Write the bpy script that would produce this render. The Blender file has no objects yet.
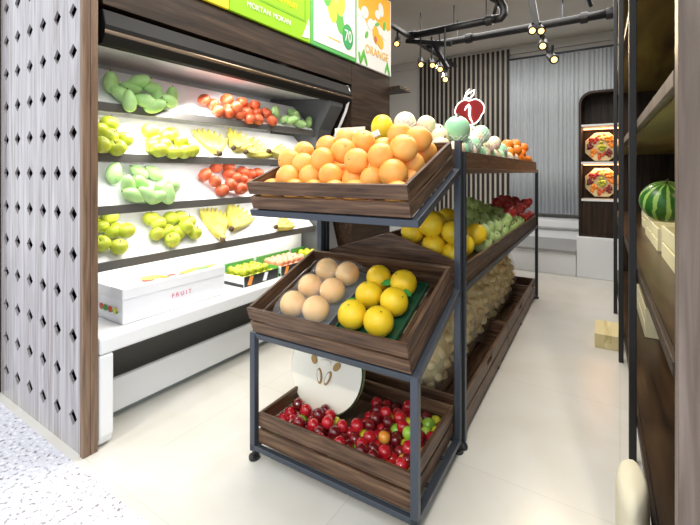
import bpy, bmesh, math, random
from mathutils import Vector, Matrix, noise
PI = math.pi
sc = bpy.context.scene
COL = sc.collection
random.seed(7)

# ------------------------------------------------------------ camera, sky, light, exposure
cam = bpy.data.objects.new('camera', bpy.data.cameras.new('camera'))
COL.objects.link(cam); sc.camera = cam
cam.location = (0, 0, 1.15)
cam.rotation_euler = (PI/2, 0, math.radians(33.24))
cam.data.sensor_width = 36; cam.data.lens = 36*412/700
cam.data.shift_y = -90.5/700
cam.data.clip_start = 0.02

sc.view_settings.view_transform = 'Standard'
sc.view_settings.look = 'None'
sc.view_settings.gamma = 1
sc.view_settings.use_curve_mapping = False
sc.view_settings.exposure = 0.4

world = bpy.data.worlds.new('sky'); sc.world = world; world.use_nodes = True
bg = world.node_tree.nodes['Background']
bg.inputs[0].default_value = (0.92, 0.96, 1.0, 1); bg.inputs[1].default_value = 1.2

def light(name, kind, loc, energy, color=(1, 1, 1), size=None, size_y=None, target=None, rot=None, **kw):
    l = bpy.data.lights.new(name, kind); l.energy = energy; l.color = color
    if kind == 'AREA':
        l.shape = 'RECTANGLE'; l.size = size; l.size_y = size_y or size
    for k, v in kw.items(): setattr(l, k, v)
    o = bpy.data.objects.new(name, l); COL.objects.link(o); o.location = loc
    if target is not None:
        o.rotation_euler = (Vector(target)-Vector(loc)).to_track_quat('-Z', 'Y').to_euler()
    if rot is not None: o.rotation_euler = rot
    return o

light('sun', 'SUN', (0, -4, 5), 0.7, (1.0, 0.93, 0.82), target=(-1.3, 1.2, 0.0), angle=math.radians(3))
light('ceiling_fill_entrance', 'AREA', (-1.0, 1.9, 3.0), 62, (1, 0.97, 0.92), 1.8, 1.2, target=(-1.0, 1.9, 0))  # this and the next two: unseen ceiling lights, assumed and added as fill
light('ceiling_fill_middle', 'AREA', (-0.6, 3.7, 3.0), 24, (1, 0.95, 0.88), 1.4, 1.0, target=(-0.6, 3.7, 0))
light('ceiling_fill_rear', 'AREA', (-1.2, 5.1, 3.0), 26, (1, 0.97, 0.93), 2.2, 1.0, target=(-1.2, 5.1, 0))
light('display_case_lamp', 'AREA', (-1.93, 1.75, 1.69), 9, (1, 0.97, 0.95), 1.5, 0.08, rot=(0, math.radians(-25), PI/2))
for _z in (1.425, 1.19, 0.945, 0.69):
    light('shelf_lamp', 'AREA', (-2.0, 1.72, _z), 1.8, (1, 0.98, 0.95), 1.5, 0.04, target=(-2.1, 1.72, _z-0.2))

# ------------------------------------------------------------ frames of reference
B = math.radians(2.1)
def S(u, v, z=0.0):                     # frame of the racks, turned a little from the display case
    c, s = math.cos(B), math.sin(B)
    return Vector((u*c-v*s, u*s+v*c, z))
T20 = math.radians(20)
def tray_matrix(z0, x=-0.84):
    return Matrix.Translation(S(x, 1.205, z0)) @ Matrix.Rotation(B, 4, 'Z') @ Matrix.Rotation(T20, 4, 'X')
def flat_matrix(u, v, z):
    return Matrix.Translation(S(u, v, z)) @ Matrix.Rotation(B, 4, 'Z')

# ------------------------------------------------------------ materials
MATS = {}
def mat(name, color, rough=0.5, metal=0.0, emis=None, estr=0.0, alpha=1.0, trans=0.0, coat=0.0, sub=0.0, spec=0.5):
    m = bpy.data.materials.new(name); m.use_nodes = True
    p = m.node_tree.nodes['Principled BSDF']
    p.inputs['Base Color'].default_value = (*color, 1)
    p.inputs['Roughness'].default_value = rough
    p.inputs['Metallic'].default_value = metal
    p.inputs['Alpha'].default_value = alpha
    p.inputs['Transmission Weight'].default_value = trans
    p.inputs['Coat Weight'].default_value = coat
    p.inputs['Specular IOR Level'].default_value = spec
    if sub:
        p.inputs['Subsurface Weight'].default_value = sub
        p.inputs['Subsurface Scale'].default_value = 0.02
    if emis:
        p.inputs['Emission Color'].default_value = (*emis, 1)
        p.inputs['Emission Strength'].default_value = estr
    MATS[name] = m
    return m
def nodes(m): return m.node_tree.nodes, m.node_tree.links, m.node_tree.nodes['Principled BSDF']
def ramp(n, stops):
    r = n.new('ShaderNodeValToRGB')
    while len(r.color_ramp.elements) < len(stops): r.color_ramp.elements.new(0.5)
    for e, (p, c) in zip(r.color_ramp.elements, stops):
        e.position = p; e.color = (*c, 1)
    return r
def wood(name, dark, mid, light_, axis='X', scale=1.0, rough=0.45, stretch=14, spec=0.4):
    m = mat(name, mid, rough, spec=spec); n, l, p = nodes(m)
    tc = n.new('ShaderNodeTexCoord'); mp = n.new('ShaderNodeMapping')
    k = [stretch*scale]*3; k['XYZ'.index(axis)] = 0.9*scale
    mp.inputs['Scale'].default_value = k
    no = n.new('ShaderNodeTexNoise'); no.inputs['Scale'].default_value = 3.0; no.inputs['Detail'].default_value = 6
    no.inputs['Distortion'].default_value = 0.8
    r = ramp(n, [(0.30, dark), (0.5, mid), (0.72, light_)])
    l.new(tc.outputs['Object'], mp.inputs[0]); l.new(mp.outputs[0], no.inputs[0])
    l.new(no.outputs[0], r.inputs[0]); l.new(r.outputs[0], p.inputs['Base Color'])
    bu = n.new('ShaderNodeBump'); bu.inputs['Strength'].default_value = 0.15; bu.inputs['Distance'].default_value = 0.002
    l.new(no.outputs[0], bu.inputs['Height']); l.new(bu.outputs[0], p.inputs['Normal'])
    return m
def fruit(name, c1, c2, rough=0.35, scale=18, detail=3, bump=0.0, bscale=200, sub=0.08, c3=None, coat=0.0, contrast=(0.35, 0.65)):
    m = mat(name, c1, rough, sub=sub, coat=coat); n, l, p = nodes(m)
    tc = n.new('ShaderNodeTexCoord')
    no = n.new('ShaderNodeTexNoise'); no.inputs['Scale'].default_value = scale; no.inputs['Detail'].default_value = detail
    st = [(contrast[0], c1), (contrast[1], c2)]
    if c3: st.append((0.82, c3))
    r = ramp(n, st)
    l.new(tc.outputs['Object'], no.inputs[0]); l.new(no.outputs[0], r.inputs[0]); l.new(r.outputs[0], p.inputs['Base Color'])
    if bump:
        n2 = n.new('ShaderNodeTexNoise'); n2.inputs['Scale'].default_value = bscale
        bu = n.new('ShaderNodeBump'); bu.inputs['Strength'].default_value = bump; bu.inputs['Distance'].default_value = 0.002
        l.new(tc.outputs['Object'], n2.inputs[0]); l.new(n2.outputs[0], bu.inputs['Height']); l.new(bu.outputs[0], p.inputs['Normal'])
    return m

DK = (0.036, 0.017, 0.009); MD = (0.095, 0.050, 0.027); LT = (0.195, 0.115, 0.066)
for ax in 'XYZ': wood('crate_wood_'+ax, DK, MD, LT, ax, 1.6)
for ax in 'XYZ': wood('walnut_'+ax, (0.012, 0.007, 0.004), (0.029, 0.016, 0.009), (0.060, 0.036, 0.021), ax, 0.8, 0.45, spec=0.25)
wood('shelf_underside', (0.016, 0.008, 0.004), (0.045, 0.024, 0.012), (0.095, 0.055, 0.026), 'Y', 0.5, 0.3, stretch=8)
wood('washed_wood', (0.22, 0.185, 0.175), (0.335, 0.315, 0.325), (0.46, 0.445, 0.465), 'Z', 0.7, 0.22, stretch=22)
wood('end_panel_wood', (0.085, 0.060, 0.045), (0.13, 0.098, 0.078), (0.21, 0.165, 0.14), 'Z', 0.7, 0.4, stretch=16)
wood('trim_wood', (0.10, 0.06, 0.035), (0.18, 0.11, 0.07), (0.25, 0.17, 0.11), 'Z', 1.2, 0.4)
wood('yellow_pine', (0.55, 0.42, 0.18), (0.72, 0.60, 0.30), (0.82, 0.72, 0.45), 'Y', 1.0, 0.5, stretch=8)
wood('olive_underside_lit', (0.07, 0.05, 0.012), (0.17, 0.13, 0.03), (0.30, 0.27, 0.06), 'Y', 0.35, 0.4, stretch=6)  # lighter olive: the lit look of the shelf undersides put into the colour
wood('figured_wood', (0.03, 0.016, 0.010), (0.10, 0.060, 0.038), (0.22, 0.15, 0.10), 'Z', 0.5, 0.4, stretch=8)
mat('metal_dark', (0.035, 0.04, 0.048), 0.35, 0.6)
mat('metal_grey', (0.065, 0.078, 0.10), 0.35, 0.5)
mat('recess_grey', (0.16, 0.15, 0.13), 0.7)
mat('hollow_dark', (0.035, 0.022, 0.018), 0.9, spec=0.1)
mat('black', (0.012, 0.012, 0.013), 0.4)
mat('white_enamel', (0.82, 0.83, 0.84), 0.25)
mat('white_interior', (0.90, 0.90, 0.91), 0.35)
mat('shelf_rail', (0.11, 0.105, 0.095), 0.45)
mat('case_dark', (0.014, 0.013, 0.012), 0.6, spec=0.15)
mat('case_grey', (0.10, 0.105, 0.11), 0.35)
mat('kick_grey', (0.30, 0.34, 0.33), 0.5)
mat('bronze_strip', (0.20, 0.14, 0.09), 0.25, 0.6)
mat('wall_paint', (0.62, 0.60, 0.56), 0.8)
mat('ceiling_paint', (0.74, 0.70, 0.64), 0.9)
mat('platform_white', (0.82, 0.84, 0.86), 0.4)
mat('step_stone', (0.30, 0.30, 0.30), 0.6)
mat('slat_black', (0.018, 0.013, 0.011), 0.5)
mat('slat_back', (0.60, 0.54, 0.46), 0.8)
mat('lamp_glow', (1, 0.7, 0.3), 0.5, emis=(1.0, 0.55, 0.16), estr=2.5)
mat('lamp_warm', (1, 0.6, 0.3), 0.5, emis=(1.0, 0.50, 0.22), estr=3.5)
mat('neon_white', (1, 1, 1), 0.5, emis=(1.0, 0.93, 0.85), estr=2.2)
mat('sign_red', (0.32, 0.02, 0.02), 0.4, emis=(0.6, 0.03, 0.03), estr=0.12)
mat('stem_brown', (0.10, 0.06, 0.03), 0.7)
mat('leaf_green', (0.04, 0.28, 0.04), 0.45)
mat('calyx_green', (0.06, 0.16, 0.02), 0.5)
mat('plastic_film', (0.97, 0.97, 0.98), 0.12, alpha=0.13, spec=1.0)
mat('net_film', (0.99, 0.96, 0.88), 0.15, alpha=0.12, spec=0.9)
mat('foam_white', (0.88, 0.86, 0.84), 0.7)
mat('foam_pink', (0.86, 0.66, 0.63), 0.7)
mat('foam_green', (0.50, 0.82, 0.58), 0.7)
mat('carton_white', (0.86, 0.87, 0.90), 0.35)
mat('carton_black', (0.02, 0.02, 0.022), 0.4)
mat('print_red', (0.60, 0.06, 0.03), 0.5); mat('print_yellow', (0.85, 0.66, 0.06), 0.5)
mat('print_green', (0.10, 0.38, 0.07), 0.5); mat('print_orange', (0.80, 0.28, 0.03), 0.5)
mat('print_pink', (0.72, 0.12, 0.20), 0.5); mat('print_ink', (0.10, 0.10, 0.10), 0.5)
mat('tray_green', (0.02, 0.10, 0.05), 0.3); mat('tray_grey', (0.16, 0.20, 0.26), 0.3)
mat('price_card', (0.85, 0.84, 0.74), 0.5)
mat('sack_cloth', (0.74, 0.68, 0.50), 0.8)
mat('carton_cream', (0.72, 0.60, 0.32), 0.7); mat('carton_pale', (0.86, 0.80, 0.52), 0.6)
mat('gold_seed', (0.40, 0.25, 0.07), 0.5); mat('flesh_white', (0.90, 0.87, 0.76), 0.35, sub=0.1)
mat('rind_pale', (0.45, 0.62, 0.28), 0.4)
for nm, c in (('banner_yellow', (0.88, 0.70, 0.03)), ('banner_lime', (0.27, 0.52, 0.01)), ('banner_deep', (0.17, 0.40, 0.01)),
              ('banner_white', (0.80, 0.77, 0.72)), ('banner_edge', (0.10, 0.42, 0.10)), ('banner_orange', (0.85, 0.42, 0.01)),
              ('banner_mango', (0.12, 0.45, 0.06)), ('banner_mango_yellow', (0.62, 0.70, 0.06)), ('banner_bubble', (0.04, 0.34, 0.10)),
              ('banner_red', (0.55, 0.10, 0.10)), ('banner_gold', (0.80, 0.45, 0.02)), ('banner_dark', (0.03, 0.12, 0.02))):
    mat(nm, tuple(q*0.75 for q in c), 0.5, emis=c, estr=0.16, spec=0.2)

fruit('orange_skin', (0.88, 0.36, 0.06), (0.97, 0.50, 0.13), 0.42, 10, bump=0.25, bscale=160, sub=0.12)
fruit('persimmon_skin', (0.85, 0.20, 0.02), (0.92, 0.30, 0.03), 0.3, 12)
fruit('tomato_skin', (0.50, 0.07, 0.02), (0.64, 0.14, 0.05), 0.4, 14)
fruit('mango_skin', (0.38, 0.66, 0.22), (0.52, 0.78, 0.33), 0.4, 12, c3=(0.64, 0.74, 0.28))
fruit('apple_green_skin', (0.38, 0.46, 0.025), (0.55, 0.60, 0.06), 0.35, 14)
fruit('apple_red_skin', (0.34, 0.015, 0.02), (0.52, 0.05, 0.05), 0.28, 14, coat=0.15)
fruit('yellow_skin', (0.85, 0.56, 0.01), (0.95, 0.68, 0.03), 0.4, 10, bump=0.2, bscale=150)
fruit('peach_skin', (0.92, 0.52, 0.16), (0.98, 0.68, 0.30), 0.5, 14)
fruit('knobbly_skin', (0.38, 0.58, 0.18), (0.58, 0.72, 0.34), 0.55, 30)
fruit('pale_green_skin', (0.30, 0.68, 0.40), (0.48, 0.80, 0.50), 0.5, 10)
fruit('cream_skin', (0.80, 0.70, 0.42), (0.86, 0.72, 0.56), 0.5, 10)
fruit('banana_skin', (0.62, 0.52, 0.07), (0.74, 0.66, 0.18), 0.45, 16, c3=(0.60, 0.66, 0.12))
fruit('potato_skin', (0.80, 0.60, 0.24), (0.93, 0.82, 0.48), 0.7, 24)
fruit('plum_red_skin', (0.42, 0.006, 0.015), (0.60, 0.02, 0.03), 0.15, 14, coat=0.5)
fruit('plum_dark_skin', (0.10, 0.004, 0.008), (0.24, 0.012, 0.015), 0.15, 14, coat=0.5)
fruit('plum_yellow_skin', (0.66, 0.66, 0.02), (0.76, 0.70, 0.06), 0.2, 14, coat=0.4)
fruit('plum_green_skin', (0.26, 0.55, 0.04), (0.42, 0.66, 0.08), 0.2, 14, coat=0.4)
fruit('plum_orange_skin', (0.80, 0.28, 0.02), (0.85, 0.45, 0.08), 0.2, 14, coat=0.4)
fruit('pearl_peach_skin', (0.80, 0.32, 0.20), (0.88, 0.55, 0.32), 0.5, 30)

# cream polished floor tiles
m = mat('floor_tiles', (0.7, 0.68, 0.6), 0.24); n, l, p = nodes(m)
tc = n.new('ShaderNodeTexCoord'); br = n.new('ShaderNodeTexBrick'); br.offset = 0
br.inputs['Color1'].default_value = (0.67, 0.655, 0.61, 1); br.inputs['Color2'].default_value = (0.69, 0.675, 0.63, 1)
br.inputs['Mortar'].default_value = (0.60, 0.58, 0.53, 1); br.inputs['Scale'].default_value = 1
br.inputs['Brick Width'].default_value = 0.8; br.inputs['Row Height'].default_value = 0.8; br.inputs['Mortar Size'].default_value = 0.002
no = n.new('ShaderNodeTexNoise'); no.inputs['Scale'].default_value = 1.8; no.inputs['Detail'].default_value = 5; no.inputs['Distortion'].default_value = 1.5
rp = ramp(n, [(0.3, (0.92, 0.90, 0.86)), (0.7, (1, 1, 1))])
mx = n.new('ShaderNodeMix'); mx.data_type = 'RGBA'; mx.blend_type = 'MULTIPLY'; mx.inputs[0].default_value = 1
l.new(tc.outputs['Object'], br.inputs[0]); l.new(tc.outputs['Object'], no.inputs[0]); l.new(no.outputs[0], rp.inputs[0])
l.new(br.outputs[0], mx.inputs[6]); l.new(rp.outputs[0], mx.inputs[7]); l.new(mx.outputs[2], p.inputs['Base Color'])

# speckled pavement stone
m = mat('speckled_stone', (0.7, 0.7, 0.74), 0.55); n, l, p = nodes(m)
tc = n.new('ShaderNodeTexCoord'); no = n.new('ShaderNodeTexNoise'); no.inputs['Scale'].default_value = 60; no.inputs['Detail'].default_value = 2
rp = ramp(n, [(0.34, (0.24, 0.20, 0.22)), (0.40, (0.60, 0.60, 0.67)), (0.60, (0.70, 0.71, 0.76)), (0.68, (0.90, 0.90, 0.92))])
l.new(tc.outputs['Object'], no.inputs[0]); l.new(no.outputs[0], rp.inputs[0])
l.new(rp.outputs[0], p.inputs['Base Color'])

# striped watermelon rind
m = mat('watermelon_rind', (0.1, 0.4, 0.05), 0.3); n, l, p = nodes(m)
tc = n.new('ShaderNodeTexCoord'); gr = n.new('ShaderNodeTexGradient'); gr.gradient_type = 'RADIAL'
no = n.new('ShaderNodeTexNoise'); no.inputs['Scale'].default_value = 22
ma = n.new('ShaderNodeMath'); ma.operation = 'MULTIPLY_ADD'; ma.inputs[1].default_value = 12*2*PI
mb = n.new('ShaderNodeMath'); mb.operation = 'MULTIPLY'; mb.inputs[1].default_value = 3.0
si = n.new('ShaderNodeMath'); si.operation = 'SINE'
rp = ramp(n, [(0.35, (0.03, 0.15, 0.02)), (0.6, (0.35, 0.58, 0.14))])
l.new(tc.outputs['Object'], gr.inputs[0]); l.new(tc.outputs['Object'], no.inputs[0]); l.new(no.outputs[0], mb.inputs[0])
l.new(gr.outputs[1], ma.inputs[0]); l.new(mb.outputs[0], ma.inputs[2]); l.new(ma.outputs[0], si.inputs[0])
l.new(si.outputs[0], rp.inputs[0]); l.new(rp.outputs[0], p.inputs['Base Color'])

# sheer curtain cloth
m = mat('sheer_curtain', (0.50, 0.53, 0.56), 0.9)

# ------------------------------------------------------------ mesh helpers
def new_bm(): return bmesh.new()
def box(bm, x0, x1, y0, y1, z0, z1, M=None):
    vs = [bm.verts.new((x, y, z)) for x in (x0, x1) for y in (y0, y1) for z in (z0, z1)]
    if M is not None:
        for v in vs: v.co = M @ v.co
    for f in ((0, 1, 3, 2), (4, 6, 7, 5), (0, 4, 5, 1), (2, 3, 7, 6), (0, 2, 6, 4), (1, 5, 7, 3)):
        bm.faces.new([vs[i] for i in f])
    return vs
def bar(bm, a, b, w, h=None, up=(0, 0, 1)):
    a = Vector(a); b = Vector(b); h = h or w
    d = (b-a); L = d.length; d.normalize(); up = Vector(up)
    if abs(d.dot(up)) > 0.98: up = Vector((0, 1, 0))
    s = d.cross(up).normalized(); t = s.cross(d)
    M = Matrix((( d.x, s.x, t.x, a.x), (d.y, s.y, t.y, a.y), (d.z, s.z, t.z, a.z), (0, 0, 0, 1)))
    box(bm, 0, L, -w/2, w/2, -h/2, h/2, M)
def tube(bm, pts, r, seg=10, caps=True):
    pts = [Vector(p_) for p_ in pts]; rings = []
    rr = r if isinstance(r, (list, tuple)) else [r]*len(pts)
    ref = None
    for i, p_ in enumerate(pts):
        d = (pts[min(i+1, len(pts)-1)]-pts[max(i-1, 0)]).normalized()
        if ref is None: ref = d.orthogonal().normalized()
        ref = (ref-d*ref.dot(d)).normalized(); s = d.cross(ref)
        rings.append([bm.verts.new(p_+(ref*math.cos(2*PI*k/seg)+s*math.sin(2*PI*k/seg))*rr[i]) for k in range(seg)])
    for A_, B_ in zip(rings, rings[1:]):
        for k in range(seg): bm.faces.new((A_[k], A_[(k+1) % seg], B_[(k+1) % seg], B_[k]))
    if caps: bm.faces.new(rings[0][::-1]); bm.faces.new(rings[-1])
def prism(bm, poly, a0, a1, axis='Y'):
    def P(u, w, a): return {'Y': (u, a, w), 'X': (a, u, w), 'Z': (u, w, a)}[axis]
    A_ = [bm.verts.new(P(u, w, a0)) for u, w in poly]; B_ = [bm.verts.new(P(u, w, a1)) for u, w in poly]
    n_ = len(poly); bm.faces.new(A_); bm.faces.new(B_[::-1])
    for k in range(n_): bm.faces.new((A_[k], B_[k], B_[(k+1) % n_], A_[(k+1) % n_]))
def ellip(bm, c=(0, 0, 0), r=(1, 1, 1), nu=18, nv=12, fn=None, M=None):
    rings = []
    for i in range(nv+1):
        th = PI*i/nv; ring = []
        for k in range(1 if i in (0, nv) else nu):
            ph = 2*PI*k/nu
            d = Vector((math.sin(th)*math.cos(ph), math.sin(th)*math.sin(ph), math.cos(th)))
            q = fn(d, th, ph) if fn else d
            co = Vector((q.x*r[0], q.y*r[1], q.z*r[2]))
            if M is not None: co = M @ co
            ring.append(bm.verts.new(co+Vector(c)))
        rings.append(ring)
    for i in range(nv):
        A_, B_ = rings[i], rings[i+1]
        for k in range(nu):
            a, b = A_[k % len(A_)], A_[(k+1) % len(A_)]; c_, d_ = B_[k % len(B_)], B_[(k+1) % len(B_)]
            f = [a]
            for v in (c_, d_, b):
                if v not in f: f.append(v)
            if len(f) > 2: bm.faces.new(f)
def disc(bm, cx, cy, z, r, seg=20, ry=None):
    bm.faces.new([bm.verts.new((cx+r*math.cos(2*PI*k/seg), cy+(ry or r)*math.sin(2*PI*k/seg), z)) for k in range(seg)])
def mesh_obj(name, bm, m, parent=None, smooth=False, bevel=0.0, M=None):
    bmesh.ops.recalc_face_normals(bm, faces=bm.faces)
    me = bpy.data.meshes.new(name); bm.to_mesh(me); bm.free()
    if isinstance(m, str): m = MATS[m]
    me.materials.append(m)
    if smooth:
        for f in me.polygons: f.use_smooth = True
    o = bpy.data.objects.new(name, me); COL.objects.link(o)
    if parent is not None: o.parent = parent
    if M is not None: o.matrix_local = M
    if bevel:
        b = o.modifiers.new('bevel', 'BEVEL'); b.width = bevel; b.segments = 2; b.limit_method = 'ANGLE'
    return o
def tag(o, label, cat, group=None, kind=None):
    if label: o['label'] = label
    if cat: o['category'] = cat
    if group: o['group'] = group
    if kind: o['kind'] = kind
    return o
def root(name, label, cat, M=None, group=None):
    o = bpy.data.objects.new(name, None); COL.objects.link(o); o.empty_display_size = 0.05
    if M is not None: o.matrix_world = M
    return tag(o, label, cat, group)
def struct(name, bm, m, bevel=0.0, M=None):
    o = mesh_obj(name, bm, m, None, bevel=bevel, M=M); o['kind'] = 'structure'; return o
def boxes(*bs):
    bm = new_bm()
    for b in bs: box(bm, *b)
    return bm
def copy_tree(src, label=None, group=None, M=None):
    c = src.copy(); COL.objects.link(c)
    if label: c['label'] = label
    if group: c['group'] = group
    if M is not None: c.matrix_world = M
    for ch in list(src.children):
        d = ch.copy(); COL.objects.link(d); d.parent = c
        for g in list(ch.children):
            e = g.copy(); COL.objects.link(e); e.parent = d
    return c
ORD = ['first', 'second', 'third', 'fourth', 'fifth', 'sixth', 'seventh', 'eighth', 'ninth', 'tenth', 'eleventh', 'twelfth',
       'thirteenth', 'fourteenth', 'fifteenth', 'sixteenth', 'seventeenth', 'eighteenth', 'nineteenth', 'twentieth',
       'twenty-first', 'twenty-second', 'twenty-third', 'twenty-fourth']
def across(p):                           # how far left or right a spot lies as seen from the entrance
    f = (-math.sin(math.radians(33.24)), math.cos(math.radians(33.24)))
    return (p[0]*f[1]-p[1]*f[0])/(p[0]*f[0]+p[1]*f[1])
def rnd_rot(tilt=0.6):
    return Matrix.Rotation(random.uniform(0, 2*PI), 4, 'Z') @ Matrix.Rotation(random.uniform(-tilt, tilt), 4, 'X') @ Matrix.Rotation(random.uniform(-tilt, tilt), 4, 'Y')

# ------------------------------------------------------------ where each fruit lies (metres)
MANGO1 = [[-2.034,1.02,1.58],[-2.004,1.051,1.525],[-2.05,1.125,1.571],[-2.028,1.159,1.608],[-1.969,1.072,1.49],[-1.983,1.153,1.504],[-2.04,1.225,1.588],[-2.021,1.252,1.542],[-1.962,1.2,1.483],[-1.974,1.279,1.521],[-2.05,1.352,1.571]]
TOMATO1 = [[-2.03,1.543,1.572],[-2.035,1.611,1.553],[-1.994,1.619,1.512],[-2.038,1.717,1.597],[-2.029,1.726,1.547],[-1.99,1.686,1.508],[-2.041,1.842,1.602],[-1.993,1.775,1.511],[-2.013,1.863,1.531],[-2.035,1.948,1.594],[-2.025,1.959,1.543],[-1.973,1.917,1.492],[-2.008,2.025,1.55],[-1.981,2.054,1.499],[-2.058,1.884,1.577],[-1.978,1.741,1.547],[-1.969,1.844,1.487]]
MANGO2 = [[-2.03,2.135,1.572],[-2.008,2.213,1.526],[-2.08,2.377,1.598],[-1.966,2.245,1.524],[-1.989,2.356,1.507],[-2.02,2.496,1.538],[-2.017,2.345,1.559]]
APPLE1 = [[-2.071,1.03,1.383],[-2.064,0.983,1.35],[-2.02,1.075,1.306],[-1.961,0.94,1.272],[-1.977,1.019,1.263],[-2.035,1.018,1.321]]
APPLE2 = [[-2.024,1.21,1.36],[-2.027,1.233,1.311],[-1.993,1.207,1.278],[-2.026,1.3,1.335],[-2.002,1.274,1.287],[-2.071,1.359,1.356],[-2.005,1.375,1.314],[-1.97,1.303,1.255],[-1.988,1.432,1.272],[-1.942,1.21,1.26],[-1.974,1.373,1.258]]
MANGO3 = [[-2.081,1.058,1.147],[-2.109,1.2,1.15],[-2.104,1.28,1.145],[-2.022,1.095,1.089],[-2.055,1.175,1.096],[-1.996,1.106,1.037],[-1.972,1.163,1.038],[-2.026,1.272,1.067],[-2.035,1.34,1.076],[-1.969,1.272,1.036],[-1.981,1.216,1.022]]
TOMATO2 = [[-2.072,1.582,1.134],[-2.138,1.716,1.177],[-2.146,1.824,1.184],[-2.032,1.623,1.094],[-2.1,1.785,1.138],[-2.004,1.652,1.042],[-2.01,1.726,1.072],[-2.112,1.91,1.15],[-2.064,1.869,1.102],[-1.983,1.779,1.045],[-2.029,1.907,1.067],[-2.098,1.974,1.136],[-2.079,2.022,1.145],[-2.051,2.011,1.089],[-2.073,1.82,1.111],[-1.994,2.01,1.056],[-2.076,2.133,1.115]]
APPLE3 = [[-2.098,1.05,0.931],[-2.111,1.014,0.892],[-2.081,1.058,0.862],[-2.042,1.098,0.86],[-2.032,0.976,0.813],[-2.009,1.045,0.79]]
APPLE4 = [[-2.097,1.258,0.9],[-2.107,1.38,0.887],[-2.107,1.439,0.887],[-2.054,1.277,0.873],[-2.043,1.26,0.823],[-2.048,1.322,0.827],[-2.025,1.419,0.841],[-2.006,1.326,0.785],[-2.024,1.476,0.803],[-2.06,1.465,0.864],[-2.035,1.373,0.815]]
ORANGE = [[-0.271,0.061,0.059],[-0.155,0.061,0.059],[-0.065,0.061,0.059],[0.027,0.061,0.059],[0.11,0.061,0.059],[0.271,0.061,0.059],[-0.265,0.165,0.059],[-0.141,0.202,0.059],[-0.058,0.173,0.059],[0.023,0.2,0.059],[0.151,0.192,0.059],[0.271,0.165,0.059],[-0.265,0.265,0.06],[-0.16,0.285,0.06],[-0.055,0.265,0.06],[0.054,0.278,0.06],[0.155,0.276,0.06],[0.241,0.3,0.059],[-0.265,0.365,0.06],[-0.16,0.369,0.06],[-0.055,0.365,0.06],[0.048,0.365,0.06],[0.132,0.372,0.059],[0.209,0.408,0.059],[-0.213,0.103,0.101],[-0.118,0.126,0.094],[-0.016,0.114,0.104],[0.07,0.132,0.079],[0.242,0.113,0.113],[0.161,0.114,0.095],[-0.271,0.202,0.135],[-0.069,0.16,0.153],[0.094,0.135,0.152],[0.187,0.148,0.165],[-0.176,0.17,0.129],[-0.271,0.307,0.14],[-0.006,0.217,0.165],[0.036,0.308,0.175],[-0.083,0.371,0.17],[0.178,0.351,0.185],[0.266,0.317,0.174],[0.257,0.195,0.176],[-0.168,0.343,0.15],[0.105,0.338,0.131],[0.26,0.232,0.104],[0.263,0.365,0.107]]
YMELON = [[-0.756,2.13,0.883],[-0.751,2.333,0.885],[-0.651,1.821,0.81],[-0.663,1.821,0.909],[-0.723,1.916,0.878],[-0.556,1.821,0.878],[-0.63,2.007,0.847],[-0.556,2.195,0.821],[-0.556,1.951,0.804],[-0.556,1.821,0.78],[-0.755,1.821,0.866]]
GGREEN = [[-0.859,3.228,0.909],[-0.788,3.171,0.892],[-0.719,3.146,0.871],[-0.665,3.196,0.85],[-0.753,2.746,0.881],[-0.694,2.662,0.862],[-0.636,2.709,0.847],[-0.582,2.759,0.829],[-0.618,3.136,0.845],[-0.661,2.361,0.851],[-0.589,2.385,0.84],[-0.552,2.46,0.829],[-0.542,2.615,0.814],[-0.542,2.954,0.828],[-0.547,3.199,0.813],[-0.542,2.283,0.826],[-0.542,2.401,0.782],[-0.542,2.872,0.807],[-0.711,2.932,0.864],[-0.66,3.538,0.852],[-0.864,2.976,0.91],[-0.54,2.255,0.759],[-0.617,2.3,0.782],[-0.7,2.3,0.808],[-0.783,2.269,0.833],[-0.54,2.329,0.759],[-0.642,2.4,0.79],[-0.712,2.398,0.811],[-0.783,2.397,0.832],[-0.54,2.483,0.759],[-0.621,2.47,0.783],[-0.691,2.47,0.805],[-0.778,2.47,0.831],[-0.54,2.557,0.759],[-0.618,2.555,0.783],[-0.696,2.546,0.806],[-0.784,2.555,0.833],[-0.54,2.666,0.759],[-0.611,2.635,0.781],[-0.682,2.618,0.802],[-0.772,2.629,0.829],[-0.54,2.739,0.759],[-0.605,2.708,0.779],[-0.697,2.726,0.806],[-0.791,2.7,0.835],[-0.542,2.813,0.759],[-0.624,2.81,0.784],[-0.694,2.81,0.806],[-0.778,2.81,0.831],[-0.54,2.927,0.759],[-0.612,2.895,0.781],[-0.69,2.89,0.804],[-0.77,2.895,0.829],[-0.54,3.0,0.759],[-0.613,2.98,0.781],[-0.699,2.98,0.807],[-0.77,2.98,0.829],[-0.54,3.074,0.759],[-0.625,3.065,0.785],[-0.705,3.065,0.809],[-0.784,3.054,0.833],[-0.54,3.147,0.759],[-0.607,3.169,0.779],[-0.686,3.141,0.803],[-0.78,3.127,0.832],[-0.54,3.249,0.759],[-0.625,3.239,0.785],[-0.706,3.245,0.809],[-0.776,3.235,0.831],[-0.54,3.322,0.759],[-0.61,3.311,0.78],[-0.695,3.32,0.806],[-0.77,3.32,0.829],[-0.54,3.395,0.76],[-0.613,3.384,0.781],[-0.697,3.394,0.807],[-0.784,3.405,0.833],[-0.54,3.468,0.759],[-0.61,3.457,0.78],[-0.68,3.465,0.801],[-0.796,3.483,0.837]]
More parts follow.
